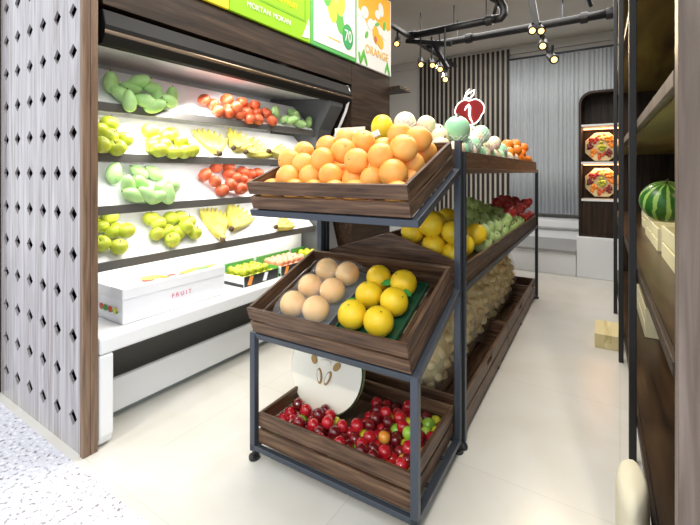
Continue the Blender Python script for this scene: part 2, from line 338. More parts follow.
RAPPLE = [[-0.667,3.276,0.913],[-0.686,3.562,0.92],[-0.664,3.711,0.912],[-0.593,3.311,0.891],[-0.619,3.771,0.899],[-0.542,3.385,0.873],[-0.543,3.801,0.876],[-0.542,3.567,0.861],[-0.542,3.143,0.865],[-0.542,3.067,0.861],[-0.551,4.018,0.878],[-0.544,3.538,0.786],[-0.621,3.531,0.786],[-0.731,3.518,0.821],[-0.542,3.611,0.762],[-0.619,3.608,0.785],[-0.716,3.593,0.814],[-0.542,3.688,0.762],[-0.629,3.685,0.788],[-0.717,3.67,0.815],[-0.542,3.766,0.762],[-0.627,3.762,0.787],[-0.717,3.755,0.815],[-0.542,3.843,0.762],[-0.627,3.84,0.787],[-0.717,3.84,0.815],[-0.542,3.925,0.762],[-0.627,3.925,0.787],[-0.717,3.925,0.815],[-0.542,4.01,0.762],[-0.627,4.01,0.787],[-0.717,4.01,0.815]]
TOPTRAY = [["ybig",-0.945,1.88,1.374,0.052],["netc",-0.828,1.9,1.394,0.055],["netp",-0.736,1.95,1.384,0.047],["netg",-0.566,1.9,1.35,0.06],["netc",-0.697,2.0,1.351,0.04],["netp",-0.631,1.851,1.313,0.042],["netg",-0.55,1.95,1.278,0.045],["netc",-0.552,2.155,1.318,0.047],["netg",-0.553,2.3,1.356,0.048],["netg",-0.55,2.095,1.287,0.045],["netp",-0.545,2.4,1.29,0.04],["netg",-0.547,2.8,1.293,0.042],["netp",-0.547,2.6,1.325,0.042],["netc",-0.639,2.4,1.376,0.045],["persim",-0.599,3.3,1.348,0.05],["persim",-0.55,3.1,1.285,0.045],["persim",-0.55,3.4,1.316,0.045],["persim",-0.547,3.6,1.296,0.042],["persim",-0.607,3.7,1.378,0.05],["persim",-0.573,3.9,1.362,0.045],["netc",-0.547,1.817,1.247,0.042],["netp",-0.612,1.807,1.266,0.042],["netp",-0.734,1.82,1.301,0.042],["netg",-0.547,1.886,1.247,0.042],["netg",-0.639,1.92,1.274,0.042],["netc",-0.734,1.92,1.301,0.042],["netc",-0.547,2.02,1.247,0.042],["netg",-0.639,2.02,1.274,0.042],["netp",-0.737,2.023,1.302,0.042],["netg",-0.547,2.154,1.247,0.042],["netc",-0.639,2.12,1.274,0.042],["netc",-0.734,2.12,1.301,0.042],["netg",-0.547,2.223,1.247,0.042],["netp",-0.639,2.22,1.274,0.042],["netc",-0.734,2.22,1.301,0.042],["netc",-0.547,2.32,1.247,0.042],["netg",-0.639,2.32,1.274,0.042],["netg",-0.734,2.32,1.301,0.042],["netg",-0.547,2.451,1.247,0.042],["netc",-0.639,2.42,1.274,0.042],["netp",-0.734,2.42,1.301,0.042],["netp",-0.547,2.52,1.247,0.042],["netc",-0.639,2.52,1.274,0.042],["netg",-0.734,2.52,1.301,0.042],["netp",-0.547,2.62,1.247,0.042],["netg",-0.639,2.62,1.274,0.042],["netg",-0.734,2.62,1.301,0.042],["netg",-0.547,2.72,1.247,0.042],["netg",-0.639,2.72,1.274,0.042],["netc",-0.734,2.72,1.301,0.042],["netc",-0.547,2.852,1.247,0.042],["netp",-0.639,2.82,1.274,0.042],["netp",-0.734,2.82,1.301,0.042],["netc",-0.547,2.921,1.247,0.042],["netg",-0.639,2.92,1.274,0.042],["netp",-0.734,2.92,1.301,0.042],["netp",-0.547,3.02,1.247,0.042],["netp",-0.639,3.02,1.274,0.042],["netc",-0.734,3.02,1.301,0.042],["netc",-0.547,3.161,1.247,0.042],["netc",-0.639,3.12,1.274,0.042],["netc",-0.734,3.12,1.301,0.042],["netc",-0.547,3.229,1.247,0.042],["netg",-0.639,3.22,1.274,0.042],["netp",-0.734,3.22,1.301,0.042],["persim",-0.548,3.4,1.248,0.043],["persim",-0.64,3.4,1.281,0.043],["persim",-0.548,3.479,1.254,0.043],["persim",-0.64,3.495,1.281,0.043],["persim",-0.548,3.549,1.249,0.043],["persim",-0.64,3.59,1.281,0.043],["persim",-0.548,3.685,1.253,0.043],["persim",-0.64,3.685,1.281,0.043],["persim",-0.548,3.78,1.253,0.043],["persim",-0.64,3.78,1.281,0.043],["persim",-0.548,3.875,1.253,0.043],["persim",-0.64,3.875,1.281,0.043],["persim",-0.548,3.97,1.253,0.043],["persim",-0.64,3.97,1.281,0.043]]
PLUM = [[0.029,0.244,0.026,0.026],[0.095,0.08,0.056,0.024],[-0.143,0.407,0.023,0.023],[-0.006,0.216,0.062,0.026],[0.293,0.38,0.022,0.022],[0.242,0.026,0.026,0.026],[-0.216,0.195,0.061,0.025],[-0.199,0.026,0.026,0.026],[-0.289,0.404,0.026,0.026],[-0.024,0.194,0.024,0.024],[-0.292,0.023,0.023,0.023],[-0.032,0.023,0.023,0.023],[0.091,0.247,0.022,0.022],[-0.152,0.025,0.025,0.025],[0.076,0.06,0.022,0.022],[0.055,0.171,0.023,0.023],[-0.292,0.181,0.023,0.023],[0.015,0.288,0.024,0.024],[-0.12,0.289,0.025,0.025],[-0.049,0.158,0.024,0.024],[-0.093,0.281,0.06,0.025],[0.14,0.084,0.053,0.022],[-0.024,0.136,0.055,0.024],[-0.235,0.356,0.058,0.023],[0.035,0.078,0.026,0.026],[0.16,0.103,0.022,0.022],[-0.079,0.113,0.064,0.025],[-0.169,0.186,0.025,0.025],[-0.113,0.047,0.025,0.025],[0.209,0.022,0.053,0.022],[0.292,0.246,0.023,0.023],[0.075,0.101,0.023,0.023],[0.254,0.317,0.023,0.023],[0.263,0.407,0.023,0.023],[-0.053,0.256,0.054,0.027],[-0.289,0.316,0.026,0.026],[0.1,0.183,0.026,0.026],[0.051,0.026,0.026,0.026],[-0.086,0.183,0.024,0.024],[-0.172,0.138,0.027,0.027],[-0.031,0.286,0.024,0.024],[-0.008,0.061,0.023,0.023],[-0.141,0.138,0.064,0.026],[-0.121,0.37,0.023,0.023],[-0.05,0.11,0.026,0.026],[0.217,0.153,0.026,0.026],[0.082,0.407,0.023,0.023],[-0.129,0.16,0.024,0.024],[-0.131,0.113,0.026,0.026],[-0.008,0.327,0.025,0.025],[-0.199,0.247,0.048,0.025],[-0.168,0.23,0.023,0.023],[0.02,0.047,0.054,0.024],[-0.268,0.165,0.058,0.025],[-0.076,0.024,0.024,0.024],[-0.091,0.088,0.026,0.026],[0.171,0.328,0.025,0.025],[0.141,0.024,0.024,0.024],[0.084,0.141,0.022,0.022],[0.146,0.39,0.059,0.025],[-0.055,0.406,0.024,0.024],[0.147,0.182,0.025,0.025],[-0.097,0.327,0.023,0.023],[0.041,0.304,0.056,0.023],[-0.1,0.163,0.06,0.024],[-0.032,0.366,0.025,0.025],[-0.292,0.094,0.023,0.023],[-0.136,0.353,0.062,0.026],[0.267,0.05,0.059,0.026],[-0.165,0.365,0.025,0.025],[0.062,0.28,0.026,0.026],[0.064,0.214,0.023,0.023],[0.116,0.255,0.054,0.023],[-0.001,0.155,0.024,0.024],[0.036,0.328,0.023,0.023],[-0.272,0.061,0.024,0.024],[-0.249,0.196,0.026,0.026],[-0.191,0.353,0.059,0.023],[-0.19,0.404,0.026,0.026],[-0.253,0.106,0.024,0.024],[-0.215,0.124,0.023,0.023],[0.059,0.366,0.025,0.025],[-0.21,0.168,0.024,0.024],[0.291,0.07,0.024,0.024],[0.086,0.296,0.062,0.025],[0.038,0.128,0.027,0.027],[0.08,0.325,0.026,0.026],[-0.143,0.229,0.058,0.023],[0.253,0.227,0.027,0.027],[0.185,0.179,0.045,0.023],[0.127,0.143,0.024,0.024],[0.014,0.367,0.024,0.024],[0.196,0.286,0.027,0.027],[0.15,0.368,0.022,0.022],[0.105,0.368,0.025,0.025],[0.247,0.116,0.025,0.025],[0.127,0.407,0.023,0.023],[-0.077,0.367,0.025,0.025],[0.021,0.198,0.026,0.026],[-0.167,0.275,0.026,0.026],[-0.186,0.095,0.022,0.022],[0.127,0.329,0.026,0.026],[0.164,0.061,0.024,0.024],[0.289,0.156,0.026,0.026],[0.185,0.085,0.055,0.025],[0.008,0.022,0.022,0.022],[-0.24,0.244,0.026,0.026],[-0.018,0.241,0.025,0.025],[0.291,0.338,0.024,0.024],[0.194,0.368,0.025,0.025],[0.037,0.406,0.024,0.024],[-0.052,0.022,0.059,0.022],[-0.151,0.304,0.061,0.027],[-0.212,0.282,0.023,0.023],[-0.254,0.286,0.023,0.023],[0.211,0.243,0.022,0.022],[0.066,0.243,0.058,0.026],[-0.239,0.403,0.027,0.027],[-0.06,0.219,0.024,0.024],[-0.289,0.225,0.026,0.026],[-0.139,0.329,0.024,0.024],[0.119,0.061,0.024,0.024],[0.067,0.191,0.059,0.023],[-0.052,0.063,0.023,0.023],[-0.151,0.071,0.025,0.025],[0.096,0.024,0.024,0.024],[0.27,0.094,0.052,0.022],[-0.027,0.081,0.058,0.025],[-0.291,0.27,0.024,0.024],[-0.26,0.222,0.062,0.024],[-0.255,0.362,0.023,0.023],[0.293,0.202,0.022,0.022],[0.019,0.343,0.061,0.025],[0.173,0.143,0.024,0.024],[-0.185,0.32,0.027,0.027],[-0.131,0.247,0.022,0.022],[0.151,0.263,0.026,0.026],[0.249,0.072,0.022,0.022],[-0.1,0.407,0.023,0.023],[-0.293,0.36,0.022,0.022],[0.208,0.06,0.025,0.025],[-0.126,0.205,0.024,0.024],[0.171,0.406,0.024,0.024],[-0.225,0.07,0.027,0.027],[0.102,0.126,0.058,0.025],[0.247,0.364,0.027,0.027],[0.117,0.035,0.063,0.026],[-0.054,0.327,0.024,0.024],[0.126,0.223,0.025,0.025],[-0.212,0.364,0.023,0.023],[-0.09,0.252,0.024,0.024],[-0.032,0.396,0.062,0.025],[0.253,0.181,0.025,0.025],[-0.207,0.212,0.022,0.022],[0.184,0.022,0.022,0.022],[0.173,0.22,0.026,0.026],[0.253,0.148,0.058,0.026],[-0.081,0.398,0.061,0.025],[-0.158,0.394,0.059,0.023],[-0.185,0.063,0.055,0.026],[0.166,0.035,0.06,0.025],[0.292,0.112,0.023,0.023],[0.117,0.103,0.023,0.023],[-0.007,0.297,0.062,0.025],[-0.095,0.218,0.056,0.027],[0.22,0.222,0.061,0.025],[0.214,0.2,0.023,0.023],[-0.247,0.026,0.026,0.026],[-0.14,0.185,0.059,0.023],[0.218,0.405,0.025,0.025],[0.215,0.329,0.024,0.024],[-0.075,0.291,0.022,0.022],[-0.122,0.078,0.058,0.025],[-0.008,0.405,0.025,0.025],[0.027,0.163,0.06,0.027],[-0.233,0.324,0.026,0.026],[0.203,0.108,0.024,0.024],[-0.003,0.107,0.025,0.025],[0.15,0.154,0.06,0.023],[-0.207,0.142,0.062,0.025],[0.29,0.025,0.025,0.025],[0.184,0.252,0.058,0.025],[-0.081,0.055,0.055,0.023],[0.289,0.291,0.026,0.026],[0.11,0.286,0.025,0.025],[0.244,0.274,0.026,0.026],[-0.248,0.15,0.022,0.022],[-0.289,0.137,0.026,0.026],[0.149,0.299,0.058,0.027],[-0.09,0.136,0.025,0.025]]

# ------------------------------------------------------------ the setting
struct('floor', boxes((-3.8, 1.6, 0.765, 7.0, -0.1, 0)), 'floor_tiles')
struct('floor_pavement', boxes((-7.0, 5.0, -6.0, 0.765, -0.1, 0.0)), 'speckled_stone')
struct('ceiling', boxes((-3.8, 1.6, 0.80, 7.0, 3.05, 3.15)), 'ceiling_paint')
struct('wall_back', boxes((-3.8, 1.6, 6.60, 6.75, 0, 3.05)), 'wall_paint')
struct('wall_left', boxes((-3.9, -3.8, 0.9, 6.75, 0, 3.05)), 'wall_paint')
bm = new_bm(); box(bm, 0.66, 0.76, 1.0, 6.6, 0, 3.05); struct('wall_right', bm, 'wall_paint', M=Matrix.Rotation(B, 4, 'Z'))
struct('trim_1', boxes((-3.8, 1.2, 6.56, 6.60, 2.93, 3.05)), 'wall_paint', 0.004)
# raised white platform at the back with two stone topped steps
struct('platform', boxes((-0.40, 0.40, 5.15, 6.60, 0, 0.44), (-3.8, -0.40, 6.1, 6.60, 0, 0.50)), 'platform_white', 0.006)
bm = boxes((-2.4, -0.405, 5.15, 6.0, 0, 0.255)); struct('platform_step', bm, 'platform_white', 0.004)
struct('platform_step_tread', boxes((-2.4, -0.405, 5.12, 6.0, 0.256, 0.285)), 'step_stone', 0.004)
struct('platform_upper_step', boxes((-2.4, -0.405, 6.0, 6.095, 0, 0.39)), 'platform_white', 0.004)
struct('platform_upper_tread', boxes((-2.4, -0.405, 5.985, 6.095, 0.391, 0.415)), 'step_stone', 0.004)
# slatted wall panel
bm = boxes((-2.88, -1.40, 6.53, 6.56, 0.50, 3.0))
slat = root('slat_panel', 'tall wall panel of narrow dark vertical slats on the back wall behind the apple sign', 'wall panel')
mesh_obj('backing_board', bm, 'slat_back', slat)
for k in range(20):
    x = -2.85+k*0.0745
    mesh_obj('slat', boxes((x, x+0.037, 6.508, 6.53, 0.50, 3.0)), 'slat_black', slat)
# curtain
bm = new_bm(); nx = 260; rows = []
for z in (0.56, 1.2, 2.0, 2.80):
    rows.append([bm.verts.new((-1.38+1.78*i/nx, 6.44+0.013*math.sin(i*0.80+1.5*math.sin(i*0.11))+0.012*math.sin(i*0.23+z), z)) for i in range(nx+1)])
for a, b in zip(rows, rows[1:]):
    for i in range(nx): bm.faces.new((a[i], a[i+1], b[i+1], b[i]))
cu = mesh_obj('sheer_curtain', bm, 'sheer_curtain', smooth=True); sm = cu.modifiers.new('solid', 'SOLIDIFY'); sm.thickness = 0.003
tag(cu, 'long pale grey pleated curtain hanging across the back wall right of the slats', 'curtain')
bm = new_bm(); tube(bm, [(-1.40, 6.44, 2.82), (0.42, 6.44, 2.82)], 0.014)
tag(mesh_obj('curtain_rail', bm, 'metal_grey', smooth=True), 'thin rail along the top of the pale grey curtain', 'curtain rail')

# glowing apple sign
sg = root('apple_sign', 'red glowing apple shaped sign with white outline on the slatted wall', 'sign', Matrix.Translation((-1.97, 6.44, 2.10)))
def apple_poly(s):
    s = s*1.04
    pts = []
    for i in range(40):
        a = 2*PI*i/40; r = 0.19*s*(1+0.10*math.cos(2*a)*(1 if math.sin(a) > 0 else 0.3)-0.16*math.exp(-((a-PI/2)/0.35)**2)-0.03*math.exp(-((a-3*PI/2)/0.3)**2))
        pts.append((r*math.cos(a)*(1.05 if math.sin(a) > -0.2 else 0.93), r*1.1*math.sin(a)))
    return pts
bm = new_bm(); prism(bm, apple_poly(1.0), -0.015, 0.02); mesh_obj('apple_body', bm, 'sign_red', sg)
bm = new_bm(); pp = [(x, -0.02, z) for x, z in apple_poly(1.03)]; tube(bm, pp+[pp[0]], 0.008, 8); mesh_obj('outline_tube', bm, 'neon_white', sg, smooth=True)
bm = new_bm(); tube(bm, [(-0.075, -0.03, 0.02), (-0.045, -0.03, 0.075), (-0.01, -0.03, 0.10), (0.005, -0.03, 0.06), (0.0, -0.03, -0.05), (0.015, -0.03, -0.12), (0.05, -0.03, -0.18)], [0.008, 0.014, 0.02, 0.019, 0.016, 0.013, 0.008], 8); mesh_obj('white_stroke', bm, 'neon_white', sg, smooth=True)
bm = new_bm(); tube(bm, [(-0.06, -0.02, 0.22), (0.0, -0.02, 0.20), (0.06, -0.02, 0.25), (0.075, -0.02, 0.33), (0.01, -0.02, 0.30), (-0.05, -0.02, 0.26), (-0.06, -0.02, 0.22)], 0.010, 8)
tube(bm, [(-0.09, -0.02, 0.20), (-0.05, -0.02, 0.30), (0.0, -0.02, 0.35)], 0.008, 8); mesh_obj('leaf_outline', bm, 'neon_white', sg, smooth=True)

# ------------------------------------------------------------ arched wooden cabinet on the platform
cb = root('arched_cabinet', 'dark wooden niche cabinet with rounded top and lit shelves on the white platform', 'cabinet', Matrix.Translation((-0.385, 5.22, 0.44)))
W_, H_, D_ = 0.72, 1.60, 0.34
def arch(w, h, r, inset=0):
    pts = [(inset, inset)]
    for k in range(9): a = PI-k*PI/16; pts.append((inset+r+r*math.cos(a), h-inset-r+r*math.sin(a)))
    for k in range(9): a = PI/2-k*PI/16; pts.append((w-inset-r+r*math.cos(a), h-inset-r+r*math.sin(a)))
    pts.append((w-inset, inset)); return pts
bm = new_bm(); o_, i_ = arch(W_, H_, 0.14), arch(W_, H_, 0.12, 0.025)
for (P_, Q_) in ((o_, i_),):
    rings = [[bm.verts.new((x, y, z)) for x, z in L] for L, y in ((P_, 0), (P_, D_), (Q_, 0), (Q_, D_))]
    n_ = len(P_)
    for k in range(n_):
        k2 = (k+1) % n_
        for a, b in ((0, 1), (1, 3), (3, 2), (2, 0)): bm.faces.new((rings[a][k], rings[a][k2], rings[b][k2], rings[b][k]))
mesh_obj('case', bm, 'walnut_Z', cb)
bm = new_bm(); prism(bm, i_, D_-0.03, D_-0.005); mesh_obj('back_board', bm, 'walnut_Z', cb)
mesh_obj('front_board', boxes((0.026, W_-0.026, 0.02, 0.05, 0.026, 0.385)), 'walnut_Z', cb)
for z in (0.39, 0.80, 1.21):
    s_ = mesh_obj('shelf', boxes((0.026, W_-0.026, 0.0, D_-0.03, z, z+0.022)), 'white_enamel', cb, bevel=0.002)
    if z > 0.5:
        mesh_obj('light_strip', boxes((0.03, W_-0.03, D_-0.06, D_-0.045, z-0.012, z-0.001)), 'lamp_warm', s_)
for z in (0.77, 1.18): light('cabinet_lamp', 'AREA', (-0.05, 5.40, 0.44+z), 1.6, (1, 0.55, 0.3), 0.6, 0.03, rot=(0, 0, 0))
def platter(x, z, label):
    r_ = root('fruit_platter', label, 'platter', Matrix.Translation((x, 5.40, z)) @ Matrix.Rotation(math.radians(-12), 4, 'X'))
    def octo(r): return [(r*math.cos(PI/8+k*PI/4), r*math.sin(PI/8+k*PI/4)) for k in range(8)]
    bm = new_bm(); prism(bm, octo(0.175), 0.0, 0.03); mesh_obj('tray', bm, 'carton_cream', r_, bevel=0.004)
    for k in range(8):
        a0 = PI/8+k*PI/4; mcol = ['print_orange', 'peach_skin', 'sign_red', 'plum_dark_skin', 'print_orange', 'tomato_skin', 'plum_dark_skin', 'persimmon_skin'][k]
        bm = new_bm(); random.seed(k+3)
        for q in range(9):
            a = a0+random.uniform(0.1, PI/4-0.1); rr = random.uniform(0.075, 0.145)
            ellip(bm, (rr*math.cos(a), -0.008, rr*math.sin(a)), (0.018, 0.016, 0.018), 8, 6)
        mesh_obj('sliced_fruit', bm, mcol, r_, smooth=True)
    bm = new_bm(); random.seed(5)
    for q in range(10):
        a = random.uniform(0, 2*PI); rr = random.uniform(0, 0.045); ellip(bm, (rr*math.cos(a), -0.012, rr*math.sin(a)), (0.017, 0.016, 0.017), 8, 6)
    mesh_obj('green_grapes', bm, 'apple_green_skin', r_, smooth=True)
platter(-0.17, 0.44+0.812+0.185, 'octagonal platter of cut fruit on the upper lit cabinet shelf')
platter(-0.17, 0.44+0.412+0.185, 'octagonal platter of cut fruit on the lower lit cabinet shelf')

# ------------------------------------------------------------ ceiling pipes and spotlights
def pipe(a, b, r, label, joints):
    o = root('ceiling_pipe', label, 'pipe', Matrix.Translation(a)); b = Vector(b)-Vector(a)
    bm = new_bm(); tube(bm, [(0, 0, 0), b], r, 14); mesh_obj('tube', bm, 'black', o, smooth=True)
    for t in joints:
        c = b*t; d = b.normalized()*0.035
        bm = new_bm(); tube(bm, [c-d, c+d], r*1.35, 14); mesh_obj('coupling', bm, 'black', o)
    for t in (0.15, 0.55, 0.9):
        c = b*t; bm = new_bm(); tube(bm, [c+Vector((0, 0, r)), c+Vector((0, 0, 3.05-a[2]))], 0.006, 6); mesh_obj('hanger', bm, 'metal_grey', o)
pipe((-2.15, 5.06, 2.80), (0.8, 5.06, 2.80), 0.045, 'long dark pipe under the ceiling, nearest the curtain', (0.2, 0.62, 0.7))
pipe((-2.15, 4.58, 2.80), (-1.12, 4.58, 2.80), 0.042, 'shorter dark ceiling pipe ending at a bent elbow', (0.05, 0.93))
bm = new_bm(); tube(bm, [(-1.13, 4.58, 2.80), (-1.07, 4.58, 2.80), (-1.04, 4.58, 2.83), (-1.04, 4.58, 2.90), (-1.09, 4.57, 3.0), (-1.10, 4.57, 3.05)], 0.045, 12)
tube(bm, [(-1.13, 4.54, 2.84), (-1.10, 4.53, 2.95), (-1.16, 4.53, 3.0), (-1.15, 4.54, 3.05)], 0.02, 8)
tag(mesh_obj('pipe_elbow', bm, 'black', smooth=True), 'bent black elbow and cable where the shorter pipe rises into the ceiling', 'pipe elbow')
def track(a, b, label):
    bm = new_bm(); bar(bm, a, b, 0.05, 0.04)
    tag(mesh_obj('light_track', bm, 'black', bevel=0.003), label, 'light track')
track((-2.12, 3.3, 2.78), (-2.12, 6.2, 2.78), 'black light track running back above the left wall end')
def spot(name, p, aim, label, top, glow=9):
    o = root('spotlight', label, 'lamp', Matrix.Translation(p)); p = Vector(p)
    d = (Vector(aim)-p).normalized()
    bm = new_bm(); tube(bm, [-d*0.09, d*0.05, d*0.06], [0.038, 0.040, 0.042], 16); mesh_obj('housing', bm, 'black', o, smooth=False)
    bm = new_bm(); tube(bm, [d*0.055, d*0.066], 0.026, 16); mesh_obj('lens', bm, 'lamp_glow', o)
    bm = new_bm(); tube(bm, [-d*0.03, Vector((0, 0, top-p.z))], 0.012, 8); mesh_obj('stem', bm, 'black', o)
    l = light('spotlight_beam', 'SPOT', p+d*0.09, glow, (1, 0.8, 0.5), target=p+d, spot_size=1.2, shadow_soft_size=0.03)
for p, aim, lb in (((-2.16, 4.3, 2.66), (-1.6, 2.5, 1.2), 'black spotlight on the left track, nearest the banner'),
                   ((-2.00, 4.6, 2.46), (-1.2, 3.0, 1.2), 'black spotlight pointing into the shop below the pipe junction'),
                   ((-1.90, 4.7, 2.46), (-1.0, 3.2, 1.2), 'brightest black spotlight of the cluster before the slatted wall'),
                   ((-1.76, 4.6, 2.37), (-1.0, 3.0, 1.2), 'low black spotlight of the cluster before the slatted wall'),
                   ((-1.66, 4.5, 2.22), (-1.0, 3.0, 1.2), 'lowest small black spotlight before the slatted wall')):
    spot('s', p, aim, lb, 2.78, 7)
bm = new_bm()
bar(bm, (-2.2, 4.62, 2.76), (-1.62, 4.60, 2.62), 0.035, 0.05); bar(bm, (-1.86, 4.62, 2.70), (-1.63, 4.5, 2.32), 0.035, 0.05)
tag(mesh_obj('lamp_bracket', bm, 'black', bevel=0.003), 'black sloping bracket carrying the cluster of spotlights left', 'bracket')
bm = new_bm(); bar(bm, (-0.74, 4.2, 3.05), (-0.66, 4.26, 2.50), 0.06, 0.05); bar(bm, (-0.67, 4.26, 2.58), (-0.56, 4.28, 2.28), 0.045, 0.04)
tag(mesh_obj('lamp_bracket', bm, 'black', bevel=0.003), 'black drop bracket carrying the spotlights in front of the curtain', 'bracket')
for p, aim, lb, tp in (((-0.69, 4.2, 2.50), (-0.45, 2.2, 1.3), 'upper left black spotlight on the drop bracket before the curtain', 2.56),
                       ((-0.63, 4.22, 2.49), (0.1, 2.2, 1.2), 'upper right black spotlight on the drop bracket before the curtain', 2.56),
                       ((-0.60, 4.2, 2.34), (-0.4, 2.2, 1.2), 'middle black spotlight on the drop bracket before the curtain', 2.42),
                       ((-0.52, 4.2, 2.20), (0.1, 2.6, 1.3), 'lowest black spotlight on the drop bracket before the curtain', 2.32)):
    spot('s', p, aim, lb, tp, 7)
bm = new_bm(); tube(bm, [(-0.30, 4.6, 3.05), (-0.30, 4.6, 2.98), (-0.25, 4.9, 2.86)], 0.02, 8)
tag(mesh_obj('pipe_strut', bm, 'metal_grey', smooth=True), 'pale strut joining the ceiling to the long pipe', 'strut')

# ------------------------------------------------------------ perforated screen left of the entrance
ps = root('perforated_screen', 'pale washed wood screen with rows of diamond shaped holes at the left entrance', 'screen', Matrix.Translation((-2.265, 0.80, 0)))
px_, pz_ = 0.146, 0.1685
bm = new_bm(); th_ = 0.010
cols, rws = 6, 16
x0 = -0.437
for i in range(cols):
    for j in range(rws):
        cx, cz = x0+px_*(i+0.5)+0.0, 0.133+pz_*j; z0_, z1_ = cz-pz_/2, cz+pz_/2
        if j == 0: z0_ = 0.0
        xa, xb = cx-px_/2, cx+px_/2
        D = [(cx-0.035, cz), (cx, cz-0.034), (cx+0.035, cz), (cx, cz+0.034)]
        Q = [(xa, z0_), (xb, z0_), (xb, z1_), (xa, z1_)]
        polys = [[Q[0], Q[1], D[1]], [Q[1], D[2], D[1]], [Q[1], Q[2], D[2]], [Q[2], D[3], D[2]], [Q[2], Q[3], D[3]], [Q[3], D[0], D[3]], [Q[3], Q[0], D[0]], [Q[0], D[1], D[0]]]
        for y in (0, th_):
            for pl in polys: bm.faces.new([bm.verts.new((x, y, z)) for x, z in pl])
        for k in range(4):
            a, b = D[k], D[(k+1) % 4]
            bm.faces.new([bm.verts.new(c) for c in ((a[0], 0, a[1]), (b[0], 0, b[1]), (b[0], th_, b[1]), (a[0], th_, a[1]))])
bmesh.ops.remove_doubles(bm, verts=bm.verts, dist=1e-5)
mesh_obj('perforated_board', bm, 'washed_wood', ps)
mesh_obj('backing_board', boxes((x0, x0+px_*6, 0.030, 0.042, 0, 2.74)), 'hollow_dark', ps)
mesh_obj('edge_board', boxes((x0+px_*6+0.001, x0+px_*6+0.030, -0.008, 0.020, 0, 2.74)), 'trim_wood', ps, bevel=0.003)
mesh_obj('edge_return', boxes((x0+px_*6+0.004, x0+px_*6+0.030, 0.021, 0.050, 0, 2.74)), 'trim_wood', ps, bevel=0.002)
mesh_obj('outer_post', boxes((x0-0.20, x0-0.001, -0.03, 0.05, 0, 2.74)), 'walnut_Z', ps, bevel=0.003)

# ------------------------------------------------------------ open display case on the left
dc = root('display_case', 'open white display case with four sloping fruit shelves along the left wall', 'display case', Matrix.Translation((0, 0, 0)))
Y0, Y1 = 0.88, 2.53
mesh_obj('back_panel', boxes((-2.50, -2.46, Y0, Y1, 0.4605, 1.80)), 'white_interior', dc)
bm = new_bm(); prism(bm, [(-2.46, 1.76), (-1.86, 1.705), (-1.86, 1.725), (-2.46, 1.80)], Y0, Y1); mesh_obj('canopy_lining', bm, 'white_interior', dc)
bm = new_bm(); prism(bm, [(-1.88, 1.695), (-1.83, 1.695), (-1.805, 1.725), (-1.80, 1.77), (-1.825, 1.84), (-1.90, 1.84), (-1.90, 1.73)], Y0, 2.78); cn = mesh_obj('canopy_front', bm, 'case_dark', dc, bevel=0.004)
bm = new_bm(); tube(bm, [(-1.808, Y0, 1.742), (-1.808, 2.78, 1.742)], 0.011, 10); mesh_obj('metal_strip', bm, 'bronze_strip', cn, smooth=True)
mesh_obj('canopy_top', boxes((-2.50, -1.90, Y0, 2.78, 1.805, 1.84)), 'case_dark', dc)
for z in (1.47, 1.235, 0.99, 0.73):
    bm = new_bm(); prism(bm, [(-2.0, z-0.012), (-2.0, z), (-2.205, z+0.205), (-2.46, z+0.205), (-2.46, z+0.193), (-2.21, z+0.193)], Y0, Y1)
    sh = mesh_obj('shelf', bm, 'white_interior', dc)
    mesh_obj('shelf_edge', boxes((-1.999, -1.985, Y0, Y1, z-0.038, z+0.003)), 'shelf_rail', sh, bevel=0.002)
mesh_obj('lower_back_panel', boxes((-2.14, -2.12, Y0, Y1, 0.462, 0.69)), 'white_enamel', dc)
mesh_obj('near_side_panel', boxes((-2.50, -1.995, Y0-0.02, Y0-0.001, 0.462, 1.70)), 'white_interior', dc)
bm = new_bm()
prism(bm, [(-2.50, 0.47), (-1.86, 0.47), (-1.93, 0.72), (-1.975, 0.9), (-1.985, 1.35), (-1.95, 1.48), (-1.84, 1.66), (-1.83, 1.80), (-2.50, 1.80)], Y1+0.01, 2.70)
mesh_obj('far_end_panel', bm, 'case_grey', dc)
bm = new_bm(); tube(bm, [(-1.975, 2.76, 1.26), (-1.975, 2.76, 1.36), (-1.96, 2.76, 1.44), (-1.90, 2.76, 1.54), (-1.85, 2.76, 1.64), (-1.825, 2.76, 1.72), (-1.82, 2.76, 1.80), (-1.835, 2.76, 1.835), (-1.88, 2.76, 1.845)], 0.012, 10)
mesh_obj('curved_end_trim', bm, 'white_enamel', dc, smooth=True)
# white base counter
bc = root('base_counter', 'low white counter with open recess under the sloping fruit shelves', 'counter', Matrix.Translation((0, 0, 0)))
mesh_obj('top_slab', boxes((-2.50, -1.80, 0.855, 2.78, 0.385, 0.46)), 'white_enamel', bc, bevel=0.012)
bm = new_bm(); prism(bm, [(-1.80, 0.05), (-1.815, 0.01), (-1.845, 0.0), (-2.45, 0.0), (-2.45, 0.384), (-1.80, 0.384)], 0.855, 0.915); mesh_obj('side_leg', bm, 'white_enamel', bc, bevel=0.008)
mesh_obj('plinth', boxes((-1.985, -1.96, 0.92, 2.70, 0.035, 0.19)), 'white_enamel', bc, bevel=0.006)
mesh_obj('kick_strip', boxes((-2.02, -2.0, 0.92, 2.68, 0.0, 0.034)), 'kick_grey', bc)
mesh_obj('recess_back', boxes((-2.12, -2.10, 0.92, 2.70, 0.001, 0.384)), 'recess_grey', bc)

